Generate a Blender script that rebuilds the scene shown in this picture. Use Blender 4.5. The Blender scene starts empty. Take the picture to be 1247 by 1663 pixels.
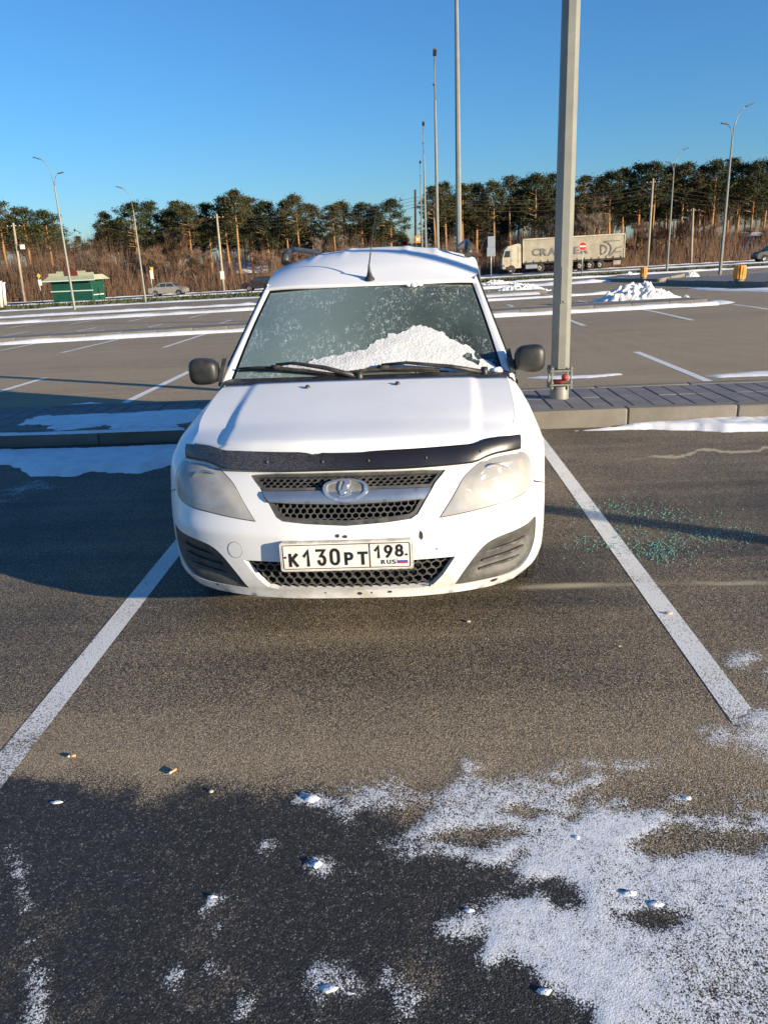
import bpy, bmesh, math, random
import numpy as np
from mathutils import Vector, Matrix
from mathutils.geometry import delaunay_2d_cdt

R = math.radians
scn = bpy.context.scene
col = scn.collection

# ------------------------------------------------------------------ camera
W_, H_ = 1247, 1663
FPX, PPX, PPY = 1238.0, 623.5, 831.5
PITCH, ROLL, YAW, CAMH = R(18.25), R(2.5), R(-2.43175), 1.56
_f = np.array([math.sin(YAW)*math.cos(PITCH), math.cos(YAW)*math.cos(PITCH), -math.sin(PITCH)])
_r0 = np.array([math.cos(YAW), -math.sin(YAW), 0.0])
_u0 = np.cross(_r0, _f)
_r = _r0*math.cos(ROLL) - _u0*math.sin(ROLL)
_u = _u0*math.cos(ROLL) + _r0*math.sin(ROLL)
cam_d = bpy.data.cameras.new('camera')
cam = bpy.data.objects.new('camera', cam_d)
col.objects.link(cam)
cam.matrix_world = Matrix(((_r[0], _u[0], -_f[0], 0), (_r[1], _u[1], -_f[1], 0), (_r[2], _u[2], -_f[2], CAMH), (0, 0, 0, 1)))
cam_d.sensor_fit = 'VERTICAL'
cam_d.sensor_height = 36.0
cam_d.lens = 36.0*FPX/H_
cam_d.clip_start = 0.05
cam_d.clip_end = 3000
scn.camera = cam

# ------------------------------------------------------------------ light
SUN_EL, SUN_AZ = R(12.0), R(121.0)          # azimuth clockwise from +Y (towards +X)
SUN_DIR = Vector((math.sin(SUN_AZ)*math.cos(SUN_EL), math.cos(SUN_AZ)*math.cos(SUN_EL), math.sin(SUN_EL)))
world = bpy.data.worlds.new('World')
scn.world = world
world.use_nodes = True
wn = world.node_tree
for n in list(wn.nodes):
    wn.nodes.remove(n)
wo = wn.nodes.new('ShaderNodeOutputWorld')
bg = wn.nodes.new('ShaderNodeBackground')
sky = wn.nodes.new('ShaderNodeTexSky')
sky.sky_type = 'NISHITA'
sky.sun_disc = False
sky.sun_elevation = SUN_EL
sky.sun_rotation = SUN_AZ
sky.altitude = 0
sky.air_density = 1.2
sky.dust_density = 0.0
sky.ozone_density = 7.5
wn.links.new(sky.outputs[0], bg.inputs[0])
bg.inputs[1].default_value = 0.105
wn.links.new(bg.outputs[0], wo.inputs[0])
sun_d = bpy.data.lights.new('sun', 'SUN')
sun_d.energy = 5.0
sun_d.angle = R(0.5)
sun_d.color = (1.0, 0.85, 0.62)
sun = bpy.data.objects.new('sun', sun_d)
col.objects.link(sun)
sun.rotation_euler = SUN_DIR.to_track_quat('Z', 'Y').to_euler()
sun.location = (30, -20, 30)
scn.view_settings.view_transform = 'Standard'
scn.view_settings.look = 'None'
scn.view_settings.exposure = 0.88
scn.view_settings.gamma = 1.0

# ------------------------------------------------------------------ helpers
rng = random.Random(7)

def tag(o, label=None, cat=None, group=None, kind=None):
    if label: o['label'] = label
    if cat: o['category'] = cat
    if group: o['group'] = group
    if kind: o['kind'] = kind
    return o

def empty(name, loc=(0, 0, 0), rz=0.0, parent=None):
    o = bpy.data.objects.new(name, None)
    col.objects.link(o)
    o.location = loc
    o.rotation_euler = (0, 0, rz)
    o.empty_display_size = 0.1
    if parent: o.parent = parent
    return o

def link(name, me, mat=None, parent=None, loc=None):
    o = bpy.data.objects.new(name, me)
    col.objects.link(o)
    if mat is not None and not me.materials:
        me.materials.append(mat)
    if parent: o.parent = parent
    if loc is not None: o.location = loc
    return o

def mesh(name, V, F, mat=None, parent=None, smooth=False, loc=None):
    me = bpy.data.meshes.new(name)
    me.from_pydata([tuple(map(float, v)) for v in V], [], [tuple(int(i) for i in f) for f in F])
    if smooth:
        me.polygons.foreach_set('use_smooth', [True]*len(me.polygons))
    me.update()
    return link(name, me, mat, parent, loc)

class MB:
    """collects shapes into one mesh"""
    def __init__(s): s.V, s.F, s.S = [], [], []
    def add(s, V, F, smooth=False):
        b = len(s.V)
        s.V += [tuple(map(float, v)) for v in V]
        s.F += [tuple(i+b for i in f) for f in F]
        s.S += [smooth]*len(F)
        return s
    def box(s, c, d, rz=0.0, M=None, bev=0.0):
        x, y, z = d[0]/2, d[1]/2, d[2]/2
        if bev > 0:
            b = min(bev, x*.9, y*.9, z*.9)
            V, F = [], []
            V0 = []
            for sz in (-1, 1):
                for (ax, ay) in ((x-b, y), (x, y-b), (x, -y+b), (x-b, -y), (-x+b, -y), (-x, -y+b), (-x, y-b), (-x+b, y)):
                    V0.append((ax, ay, sz*(z-b)))
            for sz in (-1, 1):
                for (ax, ay) in ((x-b, y-b), (x-b, -y+b), (-x+b, -y+b), (-x+b, y-b)):
                    V0.append((ax, ay, sz*z))
            for i in range(8):
                j = (i+1) % 8
                F.append((j, i, i+8, j+8))
            F += [(19+1-1, 18, 17, 16)[::-1] if False else (16, 17, 18, 19), (23, 22, 21, 20)]
            # bottom ring 0-7 to quad 16..19
            m = [(0, 1, 16), (1, 2, 17, 16), (2, 3, 17), (3, 4, 18, 17), (4, 5, 18), (5, 6, 19, 18), (6, 7, 19), (7, 0, 16, 19)]
            for f in m:
                F.append(f)
                F.append(tuple((i+8 if i < 8 else i+4) for i in reversed(f)))
            V = V0
        else:
            V = [(sx*x, sy*y, sz*z) for sz in (-1, 1) for sx, sy in ((-1, -1), (1, -1), (1, 1), (-1, 1))]
            F = [(3, 2, 1, 0), (4, 5, 6, 7), (0, 1, 5, 4), (1, 2, 6, 5), (2, 3, 7, 6), (3, 0, 4, 7)]
        cs, sn = math.cos(rz), math.sin(rz)
        out = []
        for v in V:
            p = (c[0]+v[0]*cs-v[1]*sn, c[1]+v[0]*sn+v[1]*cs, c[2]+v[2])
            if M is not None:
                p = tuple(M @ Vector(p))
            out.append(p)
        return s.add(out, F)
    def tube(s, pts, rad, n=8, cap=True, smooth=True, twist=0.0):
        pts = [Vector(p) for p in pts]
        if not hasattr(rad, '__len__'): rad = [rad]*len(pts)
        V, F = [], []
        up = Vector((0, 0, 1))
        for i, p in enumerate(pts):
            t = (pts[min(i+1, len(pts)-1)]-pts[max(i-1, 0)])
            if t.length < 1e-9: t = Vector((0, 0, 1))
            t.normalize()
            a = up if abs(t.dot(up)) < 0.95 else Vector((0, 1, 0))
            e1 = t.cross(a).normalized()
            e2 = t.cross(e1).normalized()
            for k in range(n):
                an = 2*math.pi*k/n+twist
                V.append(p+(e1*math.cos(an)+e2*math.sin(an))*rad[i])
        for i in range(len(pts)-1):
            for k in range(n):
                k2 = (k+1) % n
                F.append((i*n+k, i*n+k2, (i+1)*n+k2, (i+1)*n+k))
        s.add(V, F, smooth)
        if cap:
            b = len(s.V)-len(V)
            s.F.append(tuple(b+k for k in reversed(range(n)))); s.S.append(False)
            e = b+(len(pts)-1)*n
            s.F.append(tuple(e+k for k in range(n))); s.S.append(False)
        return s
    def lathe(s, prof, c=(0, 0, 0), axis='Z', n=24, smooth=True):
        V, F = [], []
        for r, h in prof:
            for k in range(n):
                a = 2*math.pi*k/n
                if axis == 'Z': p = (r*math.cos(a), r*math.sin(a), h)
                elif axis == 'X': p = (h, r*math.cos(a), r*math.sin(a))
                else: p = (r*math.cos(a), h, r*math.sin(a))
                V.append((c[0]+p[0], c[1]+p[1], c[2]+p[2]))
        for i in range(len(prof)-1):
            for k in range(n):
                k2 = (k+1) % n
                F.append((i*n+k, i*n+k2, (i+1)*n+k2, (i+1)*n+k))
        return s.add(V, F, smooth)
    def prism(s, poly, y0, y1):
        """poly in (x,z), extruded along y"""
        n = len(poly)
        V = [(p[0], y0, p[1]) for p in poly]+[(p[0], y1, p[1]) for p in poly]
        F = [tuple(range(n)), tuple(reversed(range(n, 2*n)))]
        F += [(i, i+n, (i+1) % n+n, (i+1) % n)[::-1] for i in range(n)]
        F = [f for f in F]
        return s.add(V, F)
    def build(s, name, mat, parent=None, loc=None, fix=False):
        me = bpy.data.meshes.new(name)
        me.from_pydata(s.V, [], s.F)
        me.polygons.foreach_set('use_smooth', s.S)
        if fix:
            bm = bmesh.new(); bm.from_mesh(me)
            bmesh.ops.recalc_face_normals(bm, faces=bm.faces)
            bm.to_mesh(me); bm.free()
        me.update()
        return link(name, me, mat, parent, loc)

# value noise on numpy arrays
def vnoise(x, y, seed=0):
    xi, yi = np.floor(x).astype(np.int64), np.floor(y).astype(np.int64)
    xf, yf = x-xi, y-yi
    xf, yf = xf*xf*(3-2*xf), yf*yf*(3-2*yf)
    def hsh(a, b):
        n = (a*374761393+b*668265263+seed*974634777) & 0xFFFFFFFF
        n = ((n ^ (n >> 13))*1274126177) & 0xFFFFFFFF
        n = n ^ (n >> 16)
        return (n & 0xFFFF)/65535.0
    return (hsh(xi, yi)*(1-xf)+hsh(xi+1, yi)*xf)*(1-yf)+(hsh(xi, yi+1)*(1-xf)+hsh(xi+1, yi+1)*xf)*yf

def fbm(x, y, seed=0, o=4):
    s, a, t = 0, .5, 0
    for i in range(o):
        s = s+a*vnoise(x*2**i, y*2**i, seed+i*17); t += a; a *= .5
    return s/t

def sstep(a, b, x):
    t = np.clip((x-a)/(b-a), 0, 1)
    return t*t*(3-2*t)

def poly_sd(px, py, poly):
    """signed distance (positive inside)"""
    n = len(poly)
    d = np.full(px.shape, 1e9); ins = np.zeros(px.shape, bool)
    for i in range(n):
        x0, y0 = poly[i]; x1, y1 = poly[(i+1) % n]
        ex, ey = x1-x0, y1-y0
        t = np.clip(((px-x0)*ex+(py-y0)*ey)/max(ex*ex+ey*ey, 1e-12), 0, 1)
        d = np.minimum(d, (px-x0-ex*t)**2+(py-y0-ey*t)**2)
        if y0 != y1:
            c = ((y0 > py) != (y1 > py)) & (px < (x1-x0)*(py-y0)/(y1-y0)+x0)
            ins ^= c
    d = np.sqrt(d)
    return np.where(ins, d, -d)

# ------------------------------------------------------------------ terrain: a slightly uneven lot that falls away towards the road
AY = [0, 10, 20, 35, 55, 75, 98, 130, 400]; AZ = [0, 0, -.04, -.18, -.42, -.65, -.9, -1.0, -1.0]
BY = [0, 8, 20, 40, 100, 400]; BZ = [0, 0, .015, .0135, .013, .013]
def gza(X, Y):
    return np.interp(Y, AY, AZ)+np.interp(Y, BY, BZ)*np.clip(X, -45, 45)
def gz(X, Y): return float(gza(np.float64(X), np.float64(Y)))
def ray(x, y):
    return _f+_r*(x-PPX)/FPX-_u*(y-PPY)/FPX
def hit(x, y, up=0.0):
    """ground point that a photo pixel shows"""
    d = ray(x, y); t = 1.0
    while t < 300:
        if CAMH+d[2]*t < gz(d[0]*t, d[1]*t)+up:
            lo, hi = t-.25, t
            for _ in range(24):
                m = (lo+hi)/2
                if CAMH+d[2]*m < gz(d[0]*m, d[1]*m)+up: hi = m
                else: lo = m
            return (d[0]*hi, d[1]*hi, CAMH+d[2]*hi)
        t += .25
    return (d[0]*t, d[1]*t, CAMH+d[2]*t)
def at_depth(x, y, Y):
    d = ray(x, y); t = Y/d[1]
    return (d[0]*t, Y, CAMH+d[2]*t)
def topx(X, Y, Z):
    p = np.stack([np.asarray(X, float), np.asarray(Y, float), np.asarray(Z, float)-CAMH], -1)
    z = np.maximum(p@_f, .05)
    return PPX+FPX*(p@_r)/z, PPY-FPX*(p@_u)/z

# ------------------------------------------------------------------ materials
class NT:
    def __init__(s, name):
        s.m = bpy.data.materials.new(name); s.m.use_nodes = True
        s.t = s.m.node_tree; s.b = s.t.nodes['Principled BSDF']; s.o = s.t.nodes['Material Output']
        s._pos = None
    def n(s, typ, **kw):
        nd = s.t.nodes.new(typ)
        for k, v in kw.items(): setattr(nd, k, v)
        return nd
    def l(s, a, b): s.t.links.new(a, b)
    def pos(s, obj=True):
        if s._pos is None:
            if obj: s._pos = s.n('ShaderNodeTexCoord').outputs['Object']
            else: s._pos = s.n('ShaderNodeNewGeometry').outputs['Position']
        return s._pos
    def noise(s, scale, detail=4, rough=.55, stretch=None, obj=True, off=0):
        p = s.pos(obj)
        if stretch or off:
            mp = s.n('ShaderNodeMapping')
            mp.inputs['Scale'].default_value = stretch or (1, 1, 1)
            mp.inputs['Location'].default_value = (off, off*.7, off*.3)
            s.l(p, mp.inputs['Vector']); p = mp.outputs[0]
        t = s.n('ShaderNodeTexNoise')
        t.inputs['Scale'].default_value = scale; t.inputs['Detail'].default_value = detail; t.inputs['Roughness'].default_value = rough
        s.l(p, t.inputs['Vector'])
        return t.outputs['Fac']
    def voro(s, scale, obj=True, feature='F1', out='Distance'):
        t = s.n('ShaderNodeTexVoronoi'); t.feature = feature
        t.inputs['Scale'].default_value = scale
        s.l(s.pos(obj), t.inputs['Vector'])
        return t.outputs[out]
    def ramp(s, fac, stops):
        r = s.n('ShaderNodeValToRGB')
        e = r.color_ramp.elements
        while len(e) < len(stops): e.new(0.5)
        for el, (p, c) in zip(e, stops):
            el.position = p
            el.color = (c, c, c, 1) if not hasattr(c, '__len__') else (*c, 1)
        s.l(fac, r.inputs[0])
        return r.outputs[0]
    def mix(s, fac, a, b, mode='MIX'):
        m = s.n('ShaderNodeMix', data_type='RGBA', blend_type=mode)
        for sock, v in ((m.inputs[0], fac), (m.inputs[6], a), (m.inputs[7], b)):
            if hasattr(v, 'is_output'): s.l(v, sock)
            elif hasattr(v, '__len__'): sock.default_value = (*v, 1)
            else: sock.default_value = v if sock == m.inputs[0] else (v, v, v, 1)
        return m.outputs[2]
    def math(s, op, a, b=0.0, c=None, clamp=False):
        m = s.n('ShaderNodeMath', operation=op, use_clamp=clamp)
        for i, v in enumerate((a, b) if c is None else (a, b, c)):
            if hasattr(v, 'is_output'): s.l(v, m.inputs[i])
            else: m.inputs[i].default_value = v
        return m.outputs[0]
    def smooth(s, x, lo, hi):
        m = s.n('ShaderNodeMapRange', interpolation_type='SMOOTHSTEP')
        for i, v in ((0, x), (1, lo), (2, hi)):
            if hasattr(v, 'is_output'): s.l(v, m.inputs[i])
            else: m.inputs[i].default_value = v
        return m.outputs[0]
    def attr(s, name):
        a = s.n('ShaderNodeAttribute'); a.attribute_name = name
        return a.outputs['Fac']
    def base(s, c):
        if hasattr(c, 'is_output'): s.l(c, s.b.inputs['Base Color'])
        else: s.b.inputs['Base Color'].default_value = (*c, 1)
    def set(s, **kw):
        for k, v in kw.items():
            k = k.replace('_', ' ')
            if hasattr(v, 'is_output'): s.l(v, s.b.inputs[k])
            else: s.b.inputs[k].default_value = v
    def bump(s, h, strength=.4, dist=.01):
        b = s.n('ShaderNodeBump')
        b.inputs['Strength'].default_value = strength; b.inputs['Distance'].default_value = dist
        s.l(h, b.inputs['Height']); s.l(b.outputs[0], s.b.inputs['Normal'])

def simple(name, c, rough=.6, metal=0.0, var=.15, scale=6.0, bump=0.0, coat=0.0, spec=.5, dirt=None, dirt_amt=.5):
    """plain surface with a procedural mottle, optional dirt"""
    t = NT(name)
    n = t.noise(scale, 5)
    c1 = tuple(max(0, x*(1-var)) for x in c); c2 = tuple(min(1, x*(1+var)) for x in c)
    out = t.ramp(n, [(.3, c1), (.7, c2)])
    if dirt:
        d = t.noise(scale*.6, 6, .7, off=3.3)
        out = t.mix(t.math('MULTIPLY', t.smooth(d, .42, .66), dirt_amt), out, dirt)
    t.base(out)
    t.set(Roughness=rough, Metallic=metal, Coat_Weight=coat, Specular_IOR_Level=spec)
    if bump: t.bump(t.noise(scale*8, 4), bump, .004)
    return t.m

M = {}
def asphalt():
    t = NT('asphalt')
    dust, snow, sand = t.attr('dust'), t.attr('snow'), t.attr('sand')
    p = t.pos(False)
    grain = t.voro(210, False)                       # aggregate
    g2 = t.noise(420, 3, .6, obj=False)
    stone = t.voro(210, False, out='Color')
    sr = t.n('ShaderNodeSeparateColor'); t.l(stone, sr.inputs[0])
    tone = t.ramp(sr.outputs[0], [(0, (.013, .013, .015)), (.6, (.026, .025, .026)), (.93, (.055, .052, .05)), (1, (.19, .18, .17))])
    cell = t.n('ShaderNodeSeparateColor'); t.l(t.voro(290, False, out='Color'), cell.inputs[0])
    cr1, cr2 = cell.outputs[1], cell.outputs[2]
    big = t.noise(1.1, 6, .6, obj=False)
    streak = t.noise(1.0, 5, .6, (.16, 2.6, 1), obj=False, off=2)
    # tan dust caught in the grain
    dmask = t.math('ADD', t.math('MULTIPLY', dust, 1.25), t.math('MULTIPLY', t.math('SUBTRACT', g2, .5), 1.2))
    dmask = t.math('ADD', dmask, t.math('MULTIPLY', t.math('SUBTRACT', cr1, .5), 1.15))
    dmask = t.math('ADD', dmask, t.math('MULTIPLY', t.math('SUBTRACT', big, .5), .6))
    dmask = t.math('ADD', dmask, t.math('MULTIPLY', t.math('SUBTRACT', streak, .5), 1.1))
    dm = t.math('MULTIPLY', t.smooth(dmask, .20, .95), t.smooth(dust, .02, .30))
    dcol = t.ramp(cr2, [(.1, (.19, .145, .095)), (.5, (.31, .243, .160)), (.95, (.52, .42, .29))])
    c = t.mix(dm, tone, dcol)
    # drifted sand lines
    sm = t.math('ADD', sand, t.math('MULTIPLY', t.math('SUBTRACT', g2, .5), 1.2))
    c = t.mix(t.smooth(sm, .45, .8), c, (.47, .40, .28))
    # thin snow, the aggregate pokes through
    n3 = t.noise(38, 5, .65, obj=False, off=5)
    sn = t.math('ADD', snow, t.math('MULTIPLY', t.math('SUBTRACT', n3, .5), 1.0))
    sn = t.math('ADD', sn, t.math('MULTIPLY', t.math('SUBTRACT', g2, .5), 1.5))
    sn = t.math('ADD', sn, t.math('MULTIPLY', t.math('SUBTRACT', cr1, .5), .75))
    sf = t.smooth(sn, .42, .72)
    c = t.mix(sf, c, t.ramp(n3, [(.3, (.68, .70, .72)), (.7, (.88, .89, .90))]))
    t.base(c)
    t.set(Roughness=t.math('MULTIPLY_ADD', dm, .25, .68), Specular_IOR_Level=.35)
    hgt = t.math('ADD', t.math('MULTIPLY', grain, -.8), t.math('ADD', t.math('MULTIPLY', g2, .5), t.math('MULTIPLY', cr1, .35)))
    hgt = t.math('MULTIPLY', hgt, t.math('MULTIPLY_ADD', sf, -.80, 1.0))
    t.bump(hgt, .7, .0055)
    return t.m
M['asphalt'] = asphalt()

def snow_mat(name='snow', c=(.86, .87, .89), grain=90, amt=.5):
    t = NT(name)
    n = t.noise(grain, 6, .65); n2 = t.noise(7, 4)
    t.base(t.mix(t.smooth(n2, .35, .8), c, (.70, .71, .72)))
    t.set(Roughness=.75, Specular_IOR_Level=.3, Subsurface_Weight=.0)
    t.bump(n, amt, .01)
    return t.m
M['snow'] = snow_mat()

def line_paint():
    t = NT('worn_line_paint')
    n = t.noise(260, 3, .6, obj=False); n2 = t.noise(3.5, 5, .6, obj=False)
    gr = t.voro(135, False)
    w = t.attr('wear')
    k = t.math('ADD', t.math('MULTIPLY', t.math('SUBTRACT', n, .5), 1.6), t.math('MULTIPLY', t.math('SUBTRACT', gr, .4), .8))
    k = t.math('ADD', k, t.math('MULTIPLY', t.math('SUBTRACT', n2, .5), .9))
    k = t.math('ADD', k, w)
    c = t.mix(t.smooth(k, .34, .72), (.78, .77, .74), t.ramp(n, [(.3, (.05, .047, .042)), (.75, (.24, .20, .15))]))
    t.base(c); t.set(Roughness=.75, Specular_IOR_Level=.3)
    t.bump(t.math('SUBTRACT', n, gr), .35, .004)
    return t.m
M['line'] = line_paint()

def concrete(name, c, joints=0.15, stain=(.16, .13, .09)):
    t = NT(name)
    n = t.noise(3.2, 6, .65); n2 = t.noise(60, 5, .7); n3 = t.noise(220, 2)
    col1 = t.ramp(n, [(.3, tuple(x*.78 for x in c)), (.7, tuple(min(1, x*1.15) for x in c))])
    col1 = t.mix(t.math('MULTIPLY', t.smooth(n2, .52, .75), .55), col1, stain)
    t.base(t.mix(t.math('MULTIPLY', t.smooth(n3, .62, .8), .4), col1, tuple(x*.45 for x in c)))
    t.set(Roughness=.85, Specular_IOR_Level=.25)
    t.bump(t.math('ADD', n2, n3), .5, .004)
    return t.m
M['kerb'] = concrete('kerb_concrete', (.22, .20, .168))
M['paver'] = concrete('paver_concrete', (.20, .19, .195), stain=(.15, .135, .12))
M['bedding'] = simple('paver_bedding', (.035, .033, .032), .95)

# ------------------------------------------------------------------ ground sheet
def axis(dense0, dense1, step, lo, hi, grow=1.16, mx=14):
    a = list(np.arange(dense0, dense1+1e-6, step))
    s, x = step, a[-1]
    while x < hi:
        s = min(s*grow, mx); x += s; a.append(min(x, hi))
    s, x = step, a[0]
    while x > lo:
        s = min(s*grow, mx); x -= s; a.insert(0, max(x, lo))
    return np.array(a)
c2 = lambda P: [(270+x/3.897, 680+y/3.897) for x, y in P]
c4 = lambda P: [(x/1.998, 1180+y/1.998) for x, y in P]
c5 = lambda P: [(624+x/2.0016, 1100+y/2.0016) for x, y in P]
SNOW_ADD = [
    (c5([(-120, 385), (0, 345), (160, 350), (215, 310), (275, 275), (345, 312), (500, 325), (620, 312), (720, 312), (800, 268), (900, 262), (930, 290), (800, 310), (700, 345), (650, 390), (760, 385), (830, 440), (1000, 445), (1250, 430), (1700, 430), (1700, 1300), (640, 1300), (650, 1110), (560, 1050), (490, 1015), (440, 950), (330, 930), (310, 850), (215, 855), (160, 790), (270, 750), (430, 670), (400, 600), (180, 600), (60, 580), (0, 540), (-200, 430)]), 1.0, 14),
    (c5([(960, 212), (1050, 182), (1150, 165), (1200, 110), (1247, 90), (1600, 60), (1600, 330), (1247, 280), (1190, 262), (1160, 215), (1040, 222)]), .85, 9),
    (c5([(1180, 0), (1247, -10), (1500, -10), (1500, 30), (1247, 25)]), .75, 7),
    (c5([(20, 970), (60, 1000), (150, 1000), (150, 1060), (70, 1127), (20, 1127)]), .62, 9),
    (c5([(345, 1040), (390, 1050), (385, 1078), (360, 1070)]), .6, 6),
    (c5([(900, 390), (1000, 380), (990, 405)]), .7, 5),
    (c5([(1140, 385), (1250, 372), (1250, 430), (1150, 405)]), .6, 8),
    (c4([(955, 243), (1000, 212), (1075, 240), (1000, 268)]), .95, 6),
    (c4([(1110, 285), (1150, 230), (1260, 180), (1260, 265), (1150, 292)]), .9, 8),
    (c4([(838, 385), (885, 348), (898, 392), (850, 398)]), .8, 5),
    (c4([(985, 455), (1030, 423), (1095, 455), (1035, 488)]), .95, 5),
    (c4([(1070, 483), (1188, 463), (1125, 488)]), .9, 4),
    (c4([(655, 602), (690, 545), (728, 565)]), .9, 4),
    (c4([(693, 660), (717, 643), (706, 682)]), .9, 3),
    (c4([(465, 880), (520, 850), (560, 780), (622, 765), (575, 885), (540, 862)]), .64, 8),
    (c4([(648, 790), (680, 752), (732, 800), (690, 808)]), .75, 5),
    (c4([(755, 955), (780, 870), (835, 890), (800, 965)]), .68, 7),
    (c4([(980, 800), (1040, 748), (1130, 790), (1235, 862), (1160, 893), (1060, 850), (1030, 965), (1005, 900)]), .82, 9),
    (c4([(1200, 810), (1260, 780), (1260, 850)]), .7, 8),
    (c4([(28, 350), (52, 430), (74, 440), (94, 600), (74, 615), (58, 460), (22, 440)]), .6, 8),
    (c4([(96, 695), (126, 760), (150, 860), (140, 980), (92, 980), (112, 860)]), .74, 8),
    ([(0, 800), (60, 778), (100, 788), (40, 800), (0, 815)], .5, 6),
    ([(1180, 1065), (1215, 1058), (1235, 1064), (1200, 1090), (1170, 1090)], .7, 6),
]
SNOW_SUB = [
    (c5([(-100, 440), (0, 430), (110, 398), (155, 420), (100, 500), (0, 525), (-100, 520)]), 12),
    (c5([(230, 488), (400, 478), (560, 510), (540, 532), (300, 535), (110, 548), (40, 540)]), 12),
    (c5([(500, 690), (560, 745), (650, 742), (610, 690), (560, 655), (500, 660), (430, 672), (330, 740), (480, 720)]), 9),
    (c5([(815, 545), (880, 500), (960, 483), (1100, 490), (1260, 486), (1260, 548), (1180, 582), (1080, 575), (960, 592), (860, 576)]), 10),
    (c5([(750, 785), (860, 764), (985, 780), (940, 808), (820, 812)]), 10),
    (c5([(370, 432), (450, 412), (545, 440), (480, 464), (400, 452)]), 7),
    (c5([(575, 455), (640, 428), (645, 462), (600, 472)]), 6),
    (c5([(820, 300), (1000, 230), (1247, 290), (1250, 370), (1000, 370), (840, 350)]), 10),
]
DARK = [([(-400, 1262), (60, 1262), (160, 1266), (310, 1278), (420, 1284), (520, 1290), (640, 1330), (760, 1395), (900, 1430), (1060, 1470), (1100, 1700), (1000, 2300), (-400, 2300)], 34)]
xs = axis(-2.6, 2.9, .02, -420, 420)
ys = axis(1.05, 6.4, .022, -40, 600)
gx, gy = np.meshgrid(xs, ys)
gx, gy = gx.ravel(), gy.ravel()
gzv = gza(gx, gy)
ipx, ipy = topx(gx, gy, gzv)
near = (gy > .7) & (gy < 9) & (np.abs(gx) < 9)
snow = np.zeros(len(gx)); dust = np.zeros(len(gx)); sand = np.zeros(len(gx))
a_, b_ = ipx[near], ipy[near]
X, Y = gx[near], gy[near]
nz = (fbm(X*7, Y*7, 3, 5)-.5)*2
nz2 = (fbm(X*22, Y*22, 9, 4)-.5)*2
msk = np.zeros(len(X))
for poly, w, soft in SNOW_ADD:
    sd = poly_sd(a_, b_, poly)+nz*soft*2.4+nz2*soft*2.0
    msk = np.maximum(msk, w*sstep(-soft*1.5, soft*2.0, sd))
for poly, soft in SNOW_SUB:
    sd = poly_sd(a_, b_, poly)+nz*soft*2.0+nz2*soft*.9
    msk *= 1-.95*sstep(-soft, soft, sd)
patchy = sstep(.25, .75, fbm(X*3.1, Y*3.1, 31, 4))
snow[near] = msk*(.60+.36*patchy)+.10*sstep(.62, .9, fbm(X*9, Y*9, 77, 3))*0
# dust: tan film over the bay, scuffed clean in the foreground
dd = .27+.42*np.exp(-((Y-2.20)/.36)**2)+(fbm(X*1.3, Y*1.3, 5, 4)-.5)*.32+.10*sstep(.55, .75, fbm(X*.6, Y*2.6, 91, 4))
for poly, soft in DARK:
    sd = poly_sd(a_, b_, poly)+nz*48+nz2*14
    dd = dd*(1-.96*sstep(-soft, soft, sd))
blot = sstep(.58, .74, fbm(X*6+3, Y*6, 40, 4))
dd = dd+.17*blot*(Y < 1.75)
dd = np.where(Y > 5.2, dd+.06, dd)
ochre = np.exp(-((X+.25)/.75)**2)*np.exp(-((Y-3.0)/.10)**2)
dust[near] = dd+.25*ochre
sa = .86*np.exp(-((Y-3.46-.05*np.sin(X*1.3)+.03*X)/.055)**2)*sstep(.35, .7, X+1.9)*(.75+.6*(fbm(X*4, Y*9, 8)-.5))
sa *= np.where(X > .5, 1.0, .75)
wp = [(940, 759), (975, 752), (1010, 748), (1040, 745), (1062, 741), (1100, 742), (1122, 737), (1132, 731), (1158, 730), (1166, 733), (1188, 735), (1200, 733), (1232, 733), (1240, 727), (1290, 730)]
dw = np.full(X.shape, 1e9)
for (x0_, y0_), (x1_, y1_) in zip(wp, wp[1:]):
    t_ = np.clip(((a_-x0_)*(x1_-x0_)+(b_-y0_)*(y1_-y0_))/((x1_-x0_)**2+(y1_-y0_)**2), 0, 1)
    dw = np.minimum(dw, np.hypot(a_-x0_-(x1_-x0_)*t_, b_-y0_-(y1_-y0_)*t_))
sa = np.maximum(sa, .80*sstep(4.6, 1.0, dw+nz2*2.2)*sstep(930, 1120, a_+60*nz))
sand[near] = sa
far = ~near
dust[far] = np.where(gy[far] > 8, .86, .46)+(fbm(gx[far]*.12, gy[far]*.5, 12, 4)-.5)*.7
sand[far] = sstep(.66, .85, fbm(gx[far]*.16, gy[far]*1.1, 55, 4))*.55*(gy[far] > 8)
zz = gzv.copy()
zz[near] += .0045*msk*(.6+.8*fbm(X*16, Y*16, 4, 3))+.0009*(fbm(X*40, Y*40, 14, 2)-.5)
nx, ny = len(xs), len(ys)
idx = np.arange(nx*ny).reshape(ny, nx)
Fq = np.stack([idx[:-1, :-1], idx[:-1, 1:], idx[1:, 1:], idx[1:, :-1]], -1).reshape(-1, 4)
me = bpy.data.meshes.new('parking_lot_ground')
me.vertices.add(nx*ny)
me.vertices.foreach_set('co', np.stack([gx, gy, zz], -1).ravel().astype(np.float32))
me.loops.add(Fq.size); me.polygons.add(len(Fq))
me.loops.foreach_set('vertex_index', Fq.ravel().astype(np.int32))
me.polygons.foreach_set('loop_start', np.arange(0, Fq.size, 4, dtype=np.int32))
me.polygons.foreach_set('use_smooth', np.ones(len(Fq), bool))
me.update(calc_edges=True)
for nm, arr in (('snow', snow), ('dust', dust), ('sand', sand)):
    at = me.attributes.new(nm, 'FLOAT', 'POINT'); at.data.foreach_set('value', arr.astype(np.float32))
ground = link('ground', me, M['asphalt'])
tag(ground, 'brown grey asphalt of the parking lot, dusty and partly snowy', kind='structure')

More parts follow.
